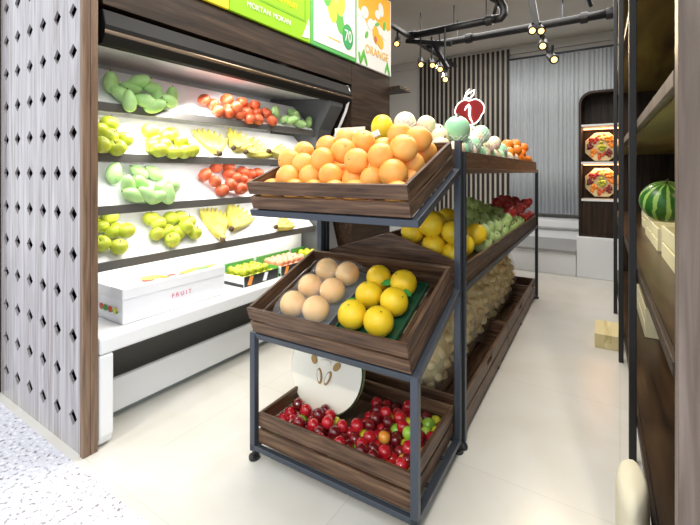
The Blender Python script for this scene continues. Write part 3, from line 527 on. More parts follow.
# wooden wall above and beyond the case, and the banners
struct('wall_left_wood', boxes((-2.60, -1.82, 2.80, 3.46, 0, 2.03), (-2.60, -1.82, 0.88, 3.46, 2.03, 3.04), (-2.60, -1.82, 0.88, 2.795, 1.86, 2.03), (-2.60, -2.52, 0.88, 2.795, 0, 1.86)), 'walnut_Y')
bm = boxes((-2.3, -1.72, 3.47, 3.72, 1.93, 1.96)); tag(mesh_obj('wall_ledge', bm, 'walnut_Y', bevel=0.002), 'small dark ledge at the end of the wooden wall', 'ledge')
def banner(y0, y1, m, label):
    o = root('light_banner', label, 'banner', Matrix.Translation((-1.80, y0, 2.045)))
    mesh_obj('panel', boxes((-0.019, 0.0, 0, y1-y0, 0, 0.70)), m, o, bevel=0.002); return o
def flat(o, name, poly, m, d=0.002):
    bm = new_bm(); prism(bm, poly, 0.0005, d, 'X'); return mesh_obj(name, bm, m, o)
def oval(cy, cz, ry, rz, rot=0, n_=20):
    return [(cy+ry*math.cos(t)*math.cos(rot)-rz*math.sin(t)*math.sin(rot), cz+ry*math.cos(t)*math.sin(rot)+rz*math.sin(t)*math.cos(rot)) for t in [2*PI*k/n_ for k in range(n_)]]
def rect(a, b, c, d): return [(a, c), (b, c), (b, d), (a, d)]
def text(o, name, s, size, M, m, ext=0.0008, sx=1.0):
    cu_ = bpy.data.curves.new(name, 'FONT'); cu_.body = s; cu_.size = size; cu_.extrude = ext
    cu_.align_x = 'CENTER'; cu_.align_y = 'CENTER'
    t = bpy.data.objects.new(name, cu_); COL.objects.link(t)
    bpy.context.view_layer.update()
    me = bpy.data.meshes.new_from_object(t.evaluated_get(bpy.context.evaluated_depsgraph_get())); me.materials.clear(); me.materials.append(MATS[m])
    bpy.data.objects.remove(t)
    r_ = bpy.data.objects.new(name, me); COL.objects.link(r_); r_.parent = o; r_.matrix_local = M @ Matrix.Diagonal((sx, 1, 1, 1)); return r_
def XF(y, z, x=0.003): # lettering that faces +X, reading towards +Y
    return Matrix(((0, 0, 1, x), (1, 0, 0, y), (0, 1, 0, z), (0, 0, 0, 1)))
b1 = banner(0.90, 1.53, 'banner_yellow', 'plain yellow backlit banner at the near end of the header')
b2 = banner(1.535, 2.245, 'banner_lime', 'lime green backlit banner with white lettering above the display case')
flat(b2, 'inner_frame', rect(0.06, 0.66, 0.13, 0.145), 'banner_deep'); flat(b2, 'inner_frame', rect(0.645, 0.66, 0.145, 0.68), 'banner_deep')
text(b2, 'lettering', 'MOKTAN', 0.045, XF(0.22, 0.075), 'banner_white'); text(b2, 'lettering', 'MOKAN', 0.045, XF(0.42, 0.075), 'banner_white')
text(b2, 'lettering', 'FRESH FRUIT', 0.04, XF(0.20, 0.22), 'banner_yellow'); text(b2, 'lettering', 'GOOD FRUIT', 0.05, XF(0.42, 0.20), 'banner_yellow')
flat(b2, 'printed_leaf', [(0.62, 0.02), (0.70, 0.03), (0.69, 0.16), (0.66, 0.10)], 'banner_white', 0.003)
b3 = banner(2.25, 2.845, 'banner_edge', 'white backlit banner with a bunch of green mangoes and round price mark')
flat(b3, 'white_field', rect(0.03, 0.57, 0.03, 0.69), 'banner_white', 0.003)
for cy, cz, ry, rz, ro, mm in ((0.18, 0.42, 0.055, 0.10, 0.1, 'banner_mango'), (0.25, 0.33, 0.06, 0.11, 0.2, 'banner_mango_yellow'), (0.36, 0.55, 0.05, 0.085, 0.0, 'banner_mango'),
                           (0.36, 0.40, 0.06, 0.10, -0.1, 'banner_mango_yellow'), (0.35, 0.26, 0.055, 0.10, 0.3, 'banner_mango'), (0.23, 0.47, 0.05, 0.06, 0.9, 'banner_mango_yellow')):
    flat(b3, 'printed_mango', oval(cy, cz, ry, rz, ro), mm, 0.0042+cz*0.001)
flat(b3, 'printed_stem', oval(0.33, 0.60, 0.02, 0.02), 'banner_dark', 0.0055)
flat(b3, 'price_bubble', oval(0.46, 0.17, 0.075, 0.10), 'banner_bubble', 0.006)
text(b3, 'price_figures', '70', 0.13, XF(0.46, 0.17, 0.007), 'banner_white', sx=0.8)
text(b3, 'lettering', 'MANGOES', 0.075, XF(0.36, 0.665, 0.0045), 'banner_red')
flat(b3, 'small_print', rect(0.20, 0.36, 0.095, 0.105), 'banner_gold', 0.004)
b4 = banner(2.85, 3.45, 'banner_white', 'white and orange backlit banner with an orange drink and gold lettering')
flat(b4, 'orange_field', [(0.02, 0.69), (0.58, 0.69), (0.58, 0.43), (0.48, 0.38), (0.30, 0.45), (0.18, 0.34), (0.10, 0.43), (0.02, 0.46)], 'banner_orange', 0.003)
for cy, cz, a, b in ((0.12, 0.45, 0.06, 0.05), (0.22, 0.38, 0.06, 0.045), (0.40, 0.56, 0.045, 0.06), (0.34, 0.50, 0.05, 0.04), (0.48, 0.36, 0.06, 0.05)): flat(b4, 'printed_blossom', oval(cy, cz, a, b, 0.4), 'banner_white', 0.0045+cz*0.001)
flat(b4, 'printed_orange', oval(0.31, 0.31, 0.055, 0.08, 0.3), 'banner_orange', 0.005); flat(b4, 'printed_orange', oval(0.39, 0.27, 0.05, 0.065, 0.5), 'banner_gold', 0.0056)
flat(b4, 'printed_orange', oval(0.30, 0.27, 0.022, 0.028, 0.3), 'banner_red', 0.006)
for cy, cz, a, b, ro in ((0.33, 0.41, 0.035, 0.015, 0.4), (0.46, 0.43, 0.02, 0.045, -0.2), (0.15, 0.27, 0.018, 0.035, -0.5), (0.05, 0.66, 0.02, 0.06, 0.3), (0.08, 0.07, 0.014, 0.07, -0.4), (0.13, 0.06, 0.014, 0.06, 0.5), (0.04, 0.05, 0.014, 0.05, 0.3), (0.50, 0.06, 0.012, 0.06, -0.4), (0.54, 0.05, 0.012, 0.06, 0.4)):
    flat(b4, 'printed_leaf', oval(cy, cz, a, b, ro), 'banner_mango', 0.0062)
text(b4, 'lettering', 'ORANGE', 0.10, XF(0.33, 0.15, 0.004), 'banner_gold')

# ------------------------------------------------------------ fruit kinds
def dimple(k=0.12, w=0.35, bottom=0.0):
    def fn(d, th, ph):
        s = 1-k*math.exp(-(th/w)**2)-bottom*math.exp(-((PI-th)/w)**2)
        return d*s
    return fn
def stem(parent, z, h=0.012, r=0.002, m='stem_brown'):
    bm = new_bm(); tube(bm, [(0, 0, z), (0.001, 0, z+h*0.6), (0.004, 0, z+h)], [r*1.2, r, r*1.3], 6); return mesh_obj('stem', bm, m, parent, smooth=True)
def leaf_star(parent, z, r, n_=5, m='calyx_green'):
    bm = new_bm()
    for k in range(n_):
        a = 2*PI*k/n_; c_, s_ = math.cos(a), math.sin(a)
        P_ = [(0, 0, z), (r*.5*c_-r*.18*s_, r*.5*s_+r*.18*c_, z+0.002), (r*c_, r*s_, z-r*.12), (r*.5*c_+r*.18*s_, r*.5*s_-r*.18*c_, z+0.002)]
        t_ = [bm.verts.new(q) for q in P_]; b_ = [bm.verts.new((q[0], q[1], q[2]-0.0012)) for q in P_]
        bm.faces.new(t_); bm.faces.new(b_[::-1])
        for i in range(4): bm.faces.new((t_[i], b_[i], b_[(i+1) % 4], t_[(i+1) % 4]))
    return mesh_obj('calyx', bm, m, parent)
def simple(name, m, r, fn, sc_=(1, 1, 1), nu=22, nv=14):
    bm = new_bm(); ellip(bm, r=(r*sc_[0], r*sc_[1], r*sc_[2]), nu=nu, nv=nv, fn=fn); return mesh_obj(name, bm, m, smooth=True)
def k_orange(name='orange', m='orange_skin', r=0.05, star=True):
    o = simple(name, m, r, dimple(0.05, 0.25, 0.03), (1, 1, 0.96), 26, 18)
    if star: leaf_star(o, r*0.905, r*0.10)
    return o
def k_apple(m, name='apple', r=0.036):
    def fn(d, th, ph):
        s = 1-0.30*math.exp(-(th/0.38)**2)-0.16*math.exp(-((PI-th)/0.35)**2); w = 1-0.10*max(0, -d.z)
        return Vector((d.x*w*s, d.y*w*s, d.z*s*0.95+0.03))
    o = simple(name, m, r*1.03, fn); stem(o, r*0.66, r*0.5, 0.0016); return o
def k_tomato():
    def fn(d, th, ph):
        l_ = 1+0.03*math.cos(5*ph)*math.sin(th); s = 1-0.14*math.exp(-(th/0.35)**2)-0.05*math.exp(-((PI-th)/0.3)**2); return Vector((d.x*l_, d.y*l_, d.z*0.84*s))
    o = simple('tomato', 'tomato_skin', 0.034, fn); leaf_star(o, 0.0262, 0.011); return o
def k_mango():
    def fn(d, th, ph): return Vector((d.x*(1-0.12*d.z)+0.16*d.z*d.z, d.y*(0.88-0.10*d.z), d.z*1.42))
    o = simple('green_mango', 'mango_skin', 0.036, fn); bm = new_bm(); tube(bm, [(0.005, 0, 0.049), (0.006, 0, 0.057)], 0.0025, 6); mesh_obj('stem', bm, 'stem_brown', o); return o
def k_knobbly():
    def fn(d, th, ph): return d*(0.96+0.09*max(0, math.sin(th*9)*math.cos(ph*8+th*4)))*(1-0.1*math.exp(-(th/0.3)**2))
    o = simple('knobbly_green_fruit', 'knobbly_skin', 0.044, fn, (1, 1, 1.08), 32, 22); stem(o, 0.041, 0.012, 0.003); return o
def k_plum(m): 
    def fn(): 
        o = simple('plum', m, 0.0255, dimple(0.12, 0.3), (1, 1, 0.98), 16, 10); return o
    return fn
def k_net(fm, nm):
    def fn():
        o = simple('netted_fruit', fm, 0.045, dimple(0.08, 0.3), (1, 1, 1.05), 20, 14); stem(o, 0.043, 0.012, 0.003)
        bm = new_bm(); NU = 14
        def pt(i, th): return Vector((0.0465*math.sin(th)*math.cos(i), 0.0465*math.sin(th)*math.sin(i), 0.0488*math.cos(th)))
        for k in range(NU):
            for s in (1, -1):
                tube(bm, [pt(2*PI*k/NU+s*q*0.30, 1.75+q*0.30) for q in range(4)], 0.0016, 5, False)
        mesh_obj('foam_net', bm, nm, o, smooth=True); return o
    return fn
def banana_mesh(bm, M, L=0.17, r=0.020, bend=0.75):
    pts = []; rr = []; R_ = L/bend
    for i in range(11):
        t = i/10; a = (t-0.5)*bend; pts.append(M @ Vector((R_*(math.cos(a)-math.cos(bend/2)), 0, R_*math.sin(a)+L/2)))
        rr.append(r*(0.28 if t < 0.05 else 0.5 if t < 0.12 else min(1, 0.72+1.6*(t-0.12)) if t < 0.3 else 1 if t < 0.8 else 1-(t-0.8)*3.4))
    tube(bm, pts, rr, 8)
def banana_bunch(n_, label, M, spread=1.1, group=None, L=0.17):
    o = root('banana_bunch', label, 'bananas', M, group)
    for k in range(n_):
        a = (k/(max(1, n_-1))-0.5)*spread
        for lay in (0, 1):
            if lay and k % 2: continue
            bm = new_bm(); q = Matrix.Translation((0, 0.004*k-0.02, 0.022*lay)) @ Matrix.Rotation(-a, 4, 'Z') @ Matrix.Rotation(PI/2+0.12*lay, 4, 'Y') @ Matrix.Rotation(PI*0.0, 4, 'Z')
            banana_mesh(bm, q, L*(1-0.06*abs(a))); mesh_obj('banana', bm, 'banana_skin', o, smooth=True)
    bm = new_bm(); tube(bm, [(-0.02, 0, 0.015), (0.012, 0, 0.012)], [0.016, 0.012], 8); mesh_obj('crown', bm, 'stem_brown', o, smooth=True)
    return o
KINDS = {
 'orange': lambda: k_orange(), 'yellow': lambda: k_orange('yellow_orange', 'yellow_skin', 0.052),
 'ymelon': lambda: k_orange('yellow_melon', 'yellow_skin', 0.058), 'persim': lambda: k_orange('persimmon', 'persimmon_skin', 0.044),
 'gapple': lambda: k_apple('apple_green_skin'), 'rapple': lambda: k_apple('apple_red_skin', r=0.042), 'tomato': k_tomato, 'mango': k_mango, 'knob': k_knobbly,
 'plum_red': k_plum('plum_red_skin'), 'plum_dark': k_plum('plum_dark_skin'), 'plum_yellow': k_plum('plum_yellow_skin'), 'plum_green': k_plum('plum_green_skin'), 'plum_orange': k_plum('plum_orange_skin'),
 'netg': k_net('pale_green_skin', 'foam_white'), 'netc': k_net('cream_skin', 'foam_white'), 'netp': k_net('cream_skin', 'foam_pink'),
 'peach': lambda: k_apple('pearl_peach_skin', 'peach', 0.026), 'pear': lambda: k_apple('apple_green_skin', 'green_pear', 0.026), 'ymango': lambda: k_orange('yellow_plum', 'plum_yellow_skin', 0.025),
}
PROTO = {}
def put(kind, M, label, cat, group):
    if kind not in PROTO:
        o = KINDS[kind](); PROTO[kind] = o; o.matrix_world = M
        return tag(o, label, cat, group)
    c = copy_tree(PROTO[kind], label, group, M); c['category'] = cat; return c

# ------------------------------------------------------------ piles on the sloping shelves
def pile(kind, pts, what, where, cat, group, s=1.0, tilt=0.8, rot=None):
    random.seed(len(pts)+int(pts[0][1]*100))
    order = sorted(pts, key=lambda q: across(q))
    for i, q in enumerate(order):
        R_ = rot(i, q) if rot else rnd_rot(tilt)
        k = s*random.uniform(0.94, 1.06)
        put(kind, Matrix.Translation(q) @ R_ @ Matrix.Scale(k, 4), '%s, %s from the left in %s' % (what, ORD[i], where), cat, group)
def mrot(i, q):
    return Matrix.Rotation(random.uniform(-0.5, 0.5), 4, 'Z') @ Matrix.Rotation(random.choice([0.1, 1.2, 1.4, -1.2, 0.9]) if i else 0.05, 4, 'X') @ Matrix.Rotation(random.uniform(-0.3, 0.6), 4, 'Y')
pile('mango', MANGO1, 'pale green mango', 'the near pile on the top sloping shelf', 'mango', 'mangoes, near pile of the top shelf', 1.05, rot=mrot)
pile('tomato', TOMATO1, 'red tomato', 'the pile on the top sloping shelf', 'tomato', 'tomatoes on the top shelf', 1.16)
pile('mango', MANGO2, 'pale green mango', 'the far pile on the top sloping shelf', 'mango', 'mangoes, far pile of the top shelf', 0.92, rot=mrot)
pile('gapple', APPLE1, 'yellow-green apple', 'the nearest pile on the second shelf down', 'apple', 'green apples, near pile of the second shelf', 1.1)
pile('gapple', APPLE2, 'yellow-green apple', 'the second pile on the second shelf down', 'apple', 'green apples, second pile of the second shelf', 1.1)
pile('mango', MANGO3, 'green mango', 'the pile on the third shelf down', 'mango', 'mangoes on the third shelf', 1.05, rot=mrot)
pile('tomato', TOMATO2, 'red tomato', 'the pile on the third shelf down', 'tomato', 'tomatoes on the third shelf', 1.22)
pile('gapple', APPLE3, 'yellow-green apple', 'the nearest pile on the lowest sloping shelf', 'apple', 'green apples, near pile of the lowest shelf', 1.12)
pile('gapple', APPLE4, 'yellow-green apple', 'the second pile on the lowest sloping shelf', 'apple', 'green apples, second pile of the lowest shelf', 1.12)
# bananas lying on the sloping decks
def deckM(y, t, zs, spin, off=0.026):   # t = way up the slope
    c = math.sqrt(.5); P_ = Vector((-2.0-t*c+off*c, y, zs+t*c+off*c))
    M = Matrix(((0, -c, c, P_.x), (1, 0, 0, P_.y), (0, c, c, P_.z), (0, 0, 0, 1)))   # local x along the shelf, y up the slope, z outwards
    return M @ Matrix.Rotation(spin, 4, 'Z')
banana_bunch(7, 'fanned bunch of bananas standing nearest the apples on the second shelf', deckM(1.60, 0.0, 1.235, 1.35, 0.03), 1.2, L=0.235)
banana_bunch(6, 'bunch of bananas reaching highest on the second shelf', deckM(1.73, 0.04, 1.235, 0.75, 0.045), 0.9, L=0.25)
banana_bunch(6, 'long bunch of bananas in the middle of the second shelf row', deckM(1.83, 0.02, 1.235, 0.42, 0.03), 0.8, L=0.26)
banana_bunch(6, 'last bunch of bananas at the far end of the second shelf', deckM(2.05, 0.04, 1.235, 0.18, 0.03), 0.7, L=0.25)
banana_bunch(8, 'upright bunch of bananas nearest the apples on the lowest shelf', deckM(1.62, -0.01, 0.73, 1.25, 0.03), 0.9, L=0.27)
banana_bunch(7, 'bunch of bananas leaning right in the middle of the lowest shelf', deckM(1.72, 0.05, 0.73, 0.70, 0.045), 0.9, L=0.26)
banana_bunch(5, 'last bunch of bananas at the far end of the lowest shelf', deckM(2.10, 0.02, 0.73, 0.30, 0.03), 0.7, L=0.2)

# ------------------------------------------------------------ things on the white counter
cx0, cx1, cy0, cy1, cz0, cz1 = -2.11, -1.865, 0.985, 1.56, 0.462, 0.622
gb = root('gift_box', 'large white carton with fruit pictures on its lid on the white counter', 'box', Matrix.Translation((cx1, cy0, cz0)))
w_, l_, h_ = cx1-cx0, cy1-cy0, cz1-cz0
mesh_obj('box_base', boxes((-w_+0.003, -0.003, 0.003, l_-0.003, 0, h_-0.022)), 'carton_white', gb, bevel=0.002)
lid = mesh_obj('lid', boxes((-w_, 0, 0, l_, h_-0.05, h_)), 'carton_white', gb, bevel=0.003)
def blob(o, name, cx, cy, r1, r2, rot, m, z):
    pts = oval(cx, cy, r1, r2, rot, 14); bm = new_bm(); prism(bm, pts, z, z+0.0006, 'Z'); return mesh_obj(name, bm, m, o)
for cx, cy, a, b, ro, mm in ((-0.10, 0.20, 0.05, 0.06, 0, 'print_yellow'), (-0.06, 0.155, 0.028, 0.03, 0, 'print_red'), (-0.05, 0.235, 0.03, 0.025, 0, 'print_orange'), (-0.06, 0.28, 0.022, 0.022, 0, 'print_red'),
                             (-0.05, 0.36, 0.03, 0.035, 0, 'print_yellow'), (-0.07, 0.42, 0.03, 0.07, 0.3, 'print_yellow'), (-0.05, 0.47, 0.022, 0.06, 0.1, 'print_green'), (-0.07, 0.53, 0.025, 0.04, 0, 'print_orange'), (-0.03, 0.33, 0.012, 0.03, 0, 'print_red'),
                             (-0.15, 0.40, 0.012, 0.035, 0, 'print_pink')):
    blob(lid, 'printed_fruit', cx, cy, a, b, ro, mm, h_+0.0002+abs(cy)*0.002)
M_ = Matrix(((0, -1, 0, -0.13), (1, 0, 0, 0.10), (0, 0, 1, h_+0.0008), (0, 0, 0, 1)))
text(lid, 'lid_lettering', 'FRUIT', 0.045, M_, 'print_ink', 0.0003)
def sq(o, name, poly, m, off):                      # printed on the near (front, -Y) face
    bm = new_bm(); prism(bm, poly, -off-0.0006, -off, 'Y'); return mesh_obj(name, bm, m, o)
for k, (mm, x) in enumerate((('print_red', -0.185), ('print_green', -0.15), ('print_red', -0.105), ('print_yellow', -0.062))):
    sq(gb, 'printed_fruit', oval(x, 0.055, 0.018, 0.015, 0.2), mm, 0.0002)
    sq(gb, 'printed_leaf', oval(x+0.018, 0.05, 0.010, 0.006, 0.5), 'print_green', 0.001)
text(gb, 'side_lettering', 'F R U I T', 0.030, Matrix(((0, 0, 1, 0.0002), (1, 0, 0, 0.30), (0, 1, 0, 0.070), (0, 0, 0, 1))), 'print_pink', 0.0004)
def punnet(y0, y1, x0, x1, label, kind, what, cat, group, seed, tallback=False):
    o = root('fruit_carton', label, 'carton', Matrix.Translation((x1, y0, 0.462)))
    w, l = x1-x0, y1-y0
    mesh_obj('base', boxes((-w+0.005, -0.005, 0.005, l-0.005, 0, 0.006)), 'carton_black', o)
    for nm, bx_ in (('front_wall', (-w, 0, 0, 0.005, 0, 0.06)), ('rear_wall', (-w, 0, l-0.005, l, 0, 0.075)), ('aisle_wall', (-0.005, 0, 0.0055, l-0.0055, 0, 0.06)), ('inner_wall', (-w, -w+0.005, 0.0055, l-0.0055, 0, 0.10))):
        mesh_obj(nm, boxes(bx_), 'carton_white' if nm == 'front_wall' else 'print_green' if nm in ('rear_wall', 'inner_wall') else 'carton_black', o)
    for k in range(2):
        a = l*(0.10+0.42*k); bm = new_bm(); prism(bm, [(a, 0.008), (a+0.03, 0.004), (a+0.05, 0.055), (a+0.02, 0.057)], 0.0003, 0.0010, 'X'); mesh_obj('printed_stripe', bm, ('print_orange', 'carton_white')[k], o)
    sq(o, 'printed_band', rect(-w, 0, 0.0, 0.018), 'carton_black', 0.0003)
    random.seed(seed); pts = []
    nx_, ny_ = int((w-0.01)/0.053), int((l-0.01)/0.053)
    for i in range(nx_):
        for j in range(ny_):
            pts.append((x0+0.032+i*(w-0.064)/max(1, nx_-1), y0+0.032+j*(l-0.064)/max(1, ny_-1), 0.462+0.033))
    for i in range(nx_-1):
        for j in range(ny_-1):
            pts.append((x0+0.058+i*(w-0.064)/max(1, nx_-1), y0+0.058+j*(l-0.064)/max(1, ny_-1), 0.462+0.071))
    for q in pts: put(kind, Matrix.Translation(q) @ rnd_rot(0.6), what, cat, group)
punnet(1.70, 2.00, -2.10, -1.87, 'low black and white carton of small green pears nearest the white box', 'pear', 'small green pear in the carton nearest the white box', 'pear', 'pears in the near carton', 1)
punnet(2.02, 2.36, -2.10, -1.87, 'low black and green carton of small blushed peaches on the counter', 'peach', 'small blushed peach in the middle counter carton', 'peach', 'peaches in the middle carton', 2)
punnet(2.38, 2.70, -2.10, -1.87, 'low green carton of small yellow fruits at the far end of the counter', 'ymango', 'small yellow fruit in the farthest counter carton', 'fruit', 'yellow fruits in the far carton', 3)

# ------------------------------------------------------------ wooden crates
def crate(name, L, Wd, Hh, label, M, handle=False, slats=True, base_z=0.012, t=0.014):
    o = root(name, label, 'crate', M)
    g = 0.010; z0 = 0.004; hh = (Hh-z0-g)/2
    def side(nm, f, ax):
        bm = new_bm()
        for k in range(2):
            za = z0+k*(hh+g); f(bm, za, za+hh)
        return mesh_obj(nm, bm, 'crate_wood_'+ax, o, bevel=0.0025)
    side('front_side', lambda bm, a, b: box(bm, -L/2, L/2, 0, t, a, b), 'X')
    side('back_side', lambda bm, a, b: box(bm, -L/2, L/2, Wd-t, Wd, a, b), 'X')
    for sgn, nm in ((-1, 'left_side'), (1, 'right_side')):
        xa, xb = (-L/2, -L/2+t) if sgn < 0 else (L/2-t, L/2)
        def f(bm, a, b, xa=xa, xb=xb):
            if handle and b > Hh-0.02 and sgn > 0:
                c = Wd/2; s = 0.055; m1, m2 = a+hh*0.35, a+hh*0.75
                box(bm, xa, xb, t+0.001, c-s, a, b); box(bm, xa, xb, c+s, Wd-t-0.001, a, b); box(bm, xa, xb, c-s, c+s, a, m1); box(bm, xa, xb, c-s, c+s, m2, b)
            else: box(bm, xa, xb, t+0.001, Wd-t-0.001, a, b)
        side(nm, f, 'Y')
    bm = new_bm()
    if slats:
        n_ = max(4, int((L-2*t)/0.072)); w = (L-2*t)/n_
        for k in range(n_): box(bm, -L/2+t+k*w+0.004, -L/2+t+(k+1)*w-0.004, t+0.0005, Wd-t-0.0005, 0.004, base_z)
        box(bm, -L/2+t, L/2-t, Wd*0.3, Wd*0.36, 0.0, 0.0039); box(bm, -L/2+t, L/2-t, Wd*0.66, Wd*0.72, 0.0, 0.0039)
    else: box(bm, -L/2+t+0.0005, L/2-t-0.0005, t+0.0005, Wd-t-0.0005, base_z-0.01, base_z)
    mesh_obj('base', bm, 'crate_wood_Y', o)
    return o
# front rack (metal)
fr = root('stepped_rack', 'dark metal stepped rack on small feet carrying three wooden crates in the entrance', 'rack', flat_matrix(-0.84, 1.205, 0))
HW = 0.345; Wp = 0.026
def fpost(x, y, z0, z1, nm='leg', m='metal_grey'):
    o = mesh_obj(nm, boxes((x-Wp/2, x+Wp/2, y, y+Wp, z0, z1)), m, fr, bevel=0.002)
    bm = new_bm(); tube(bm, [(x, y+Wp/2, 0.001), (x, y+Wp/2, 0.012), (x, y+Wp/2, 0.016), (x, y+Wp/2, 0.034)], [0.022, 0.022, 0.008, 0.008], 14)
    mesh_obj('levelling_foot', bm, 'black', o)
    return o
for x in (-HW, HW):
    fpost(x, 0.0, 0.035, 0.505); fpost(x, 0.46, 0.035, 1.28 if x > 0 else 1.18)
def frect(name, z_f, y_f, L_, m='metal_grey', tilt=0.0, w=Wp):
    M = Matrix.Translation((0, y_f, z_f)) @ Matrix.Rotation(tilt, 4, 'X')
    bm = new_bm()
    box(bm, -HW-Wp/2, HW+Wp/2, 0, w, -w, 0, M)
    box(bm, -HW-Wp/2, HW+Wp/2, L_-w, L_, -w, 0, M)
    box(bm, -HW-Wp/2, -HW+Wp/2, w, L_-w, -w, 0, M); box(bm, HW-Wp/2, HW+Wp/2, w, L_-w, -w, 0, M)
    for f in (0.33, 0.66): box(bm, -HW+Wp/2, HW-Wp/2, L_*f, L_*f+0.012, -0.012, 0, M)
    return mesh_obj(name, bm, m, fr, bevel=0.002)
frect('bottom_frame', 0.062, 0.0, 0.486, w=0.02)
frect('middle_frame', 0.508, 0.0, 0.489, tilt=T20)
frect('top_frame', 0.998, 0.0, 0.489, tilt=T20)
crate('wooden_crate', 0.655, 0.455, 0.125, 'slatted dark wooden crate full of plums on the bottom of the stepped rack', flat_matrix(-0.84, 1.222, 0.0635), slats=False, base_z=0.03)
crate('wooden_crate', 0.675, 0.465, 0.115, 'tilted dark wooden crate holding two fruit packs on the middle of the rack', tray_matrix(0.511))
crate('wooden_crate', 0.675, 0.475, 0.115, 'tilted dark wooden crate heaped with oranges on top of the stepped rack', tray_matrix(1.001))

# oranges
TM = tray_matrix(1.001)
names = []
front = sorted(range(24, 30), key=lambda i: ORANGE[i][0])
for j, i in enumerate(front): names.append((i, 'large orange, %s from the left along the front board of the top crate' % ORD[j]))
upper = sorted(range(30, len(ORANGE)), key=lambda i: across(TM @ Vector(ORANGE[i])))
for j, i in enumerate(upper): names.append((i, 'large orange, %s from the left in the upper heap of the top crate' % ORD[j]))
lab = dict(names)
random.seed(11)
for i, q in enumerate(ORANGE):
    put('orange', TM @ Matrix.Translation(q) @ rnd_rot(1.2) @ Matrix.Scale(random.uniform(0.94, 1.04)*0.97, 4),
        lab.get(i, 'orange lying in the bottom layer of the top crate'), 'orange', 'oranges in the top crate' if i >= 24 else 'oranges of the bottom layer')
# packs in the middle crate
MM = tray_matrix(0.511)
ORDS = ['back left', 'back right', 'middle left', 'middle right', 'front left', 'front right']
pk = root('fruit_pack', 'film wrapped pack of six pale peach coloured fruits on the left of the middle crate', 'fruit pack', MM @ Matrix.Translation((-0.155, 0.25, 0.0135)))
bm = new_bm(); box(bm, -0.125, 0.125, -0.20, 0.20, 0, 0.006)
for a in ((-0.125, -0.117, -0.20, 0.20), (0.117, 0.125, -0.20, 0.20), (-0.117, 0.117, -0.20, -0.192), (-0.117, 0.117, 0.192, 0.20)): box(bm, *a, 0.006, 0.022)
mesh_obj('pack_tray', bm, 'tray_grey', pk, bevel=0.002)
for i, (x, y) in enumerate(((-0.056, 0.132), (0.056, 0.125), (-0.058, 0.0), (0.056, -0.002), (-0.056, -0.125), (0.058, -0.128))):
    bm = new_bm(); ellip(bm, (x, y, 0.058), (0.053, 0.053, 0.050), 24, 16, dimple(0.05, 0.25)); p_ = mesh_obj('peach', bm, 'peach_skin', pk, smooth=True); p_['label'] = '%s pale peach coloured fruit' % ORDS[i]
bm = new_bm(); NX, NY = 30, 44; gr_ = []
for i in range(NX+1):
    row = []
    for j in range(NY+1):
        x = -0.128+0.256*i/NX; y = -0.203+0.406*j/NY; h = 0.022
        for (a, b) in ((-0.056, 0.132), (0.056, 0.125), (-0.058, 0.0), (0.056, -0.002), (-0.056, -0.125), (0.058, -0.128)):
            d = math.hypot(x-a, y-b); h = max(h, 0.111-0.42*d if d > 0.03 else 0.111-7*d*d)
        edge = min(1, (min(0.128-abs(x), 0.203-abs(y)))/0.03); h = 0.012+(h-0.012)*min(1, 0.15+edge)
        row.append(bm.verts.new((x, y, h+0.0045*noise.noise(Vector((x*60+y*30, y*45, 0)))*(1 if h > 0.03 else 0.4)+0.001)))
    gr_.append(row)
for i in range(NX):
    for j in range(NY): bm.faces.new((gr_[i][j], gr_[i+1][j], gr_[i+1][j+1], gr_[i][j+1]))
mesh_obj('plastic_film', bm, 'plastic_film', pk, smooth=True)
gt = root('fruit_tray', 'flat green tray under six bright yellow oranges on the right of the middle crate', 'tray', MM @ Matrix.Translation((0.118, 0.25, 0.0135)))
bm = new_bm(); box(bm, -0.125, 0.125, -0.20, 0.20, 0, 0.006)
for a in ((-0.125, -0.117, -0.20, 0.20), (0.117, 0.125, -0.20, 0.20), (-0.117, 0.117, -0.20, -0.192), (-0.117, 0.117, 0.192, 0.20)): box(bm, *a, 0.006, 0.018)
mesh_obj('tray_shell', bm, 'tray_green', gt, bevel=0.002)
for i, (x, y) in enumerate(((-0.062, 0.125), (0.052, 0.115), (-0.050, 0.008), (0.064, -0.006), (-0.056, -0.118), (0.056, -0.125))):
    c = put('yellow', MM @ Matrix.Translation((0.118+x, 0.25+y, 0.0135+0.0600)) @ rnd_rot(1.0) @ Matrix.Scale(1.05, 4), 'bright yellow orange, %s of the six on the green tray' % ORDS[i], 'orange', 'yellow oranges on the green tray')
for q, r_ in (((0.12, 0.335, 0.088), 0.6), ((0.205, 0.305, 0.075), -0.4), ((0.01, 0.20, 0.07), 1.2)):
    bm = new_bm(); pts = [(-0.032, 0), (-0.012, 0.013), (0.012, 0.013), (0.032, 0), (0.012, -0.013), (-0.012, -0.013)]; prism(bm, pts, 0, 0.0012, 'Z')
    tag(mesh_obj('orange_leaf', bm, 'leaf_green', M=MM @ Matrix.Translation(q) @ Matrix.Rotation(r_, 4, 'Z') @ Matrix.Rotation(0.5, 4, 'X')),
        {0.6: 'green leaf between the two rearmost yellow oranges', -0.4: 'green leaf at the right rear of the green tray', 1.2: 'green leaf at the left of the green tray'}[r_], 'leaf')

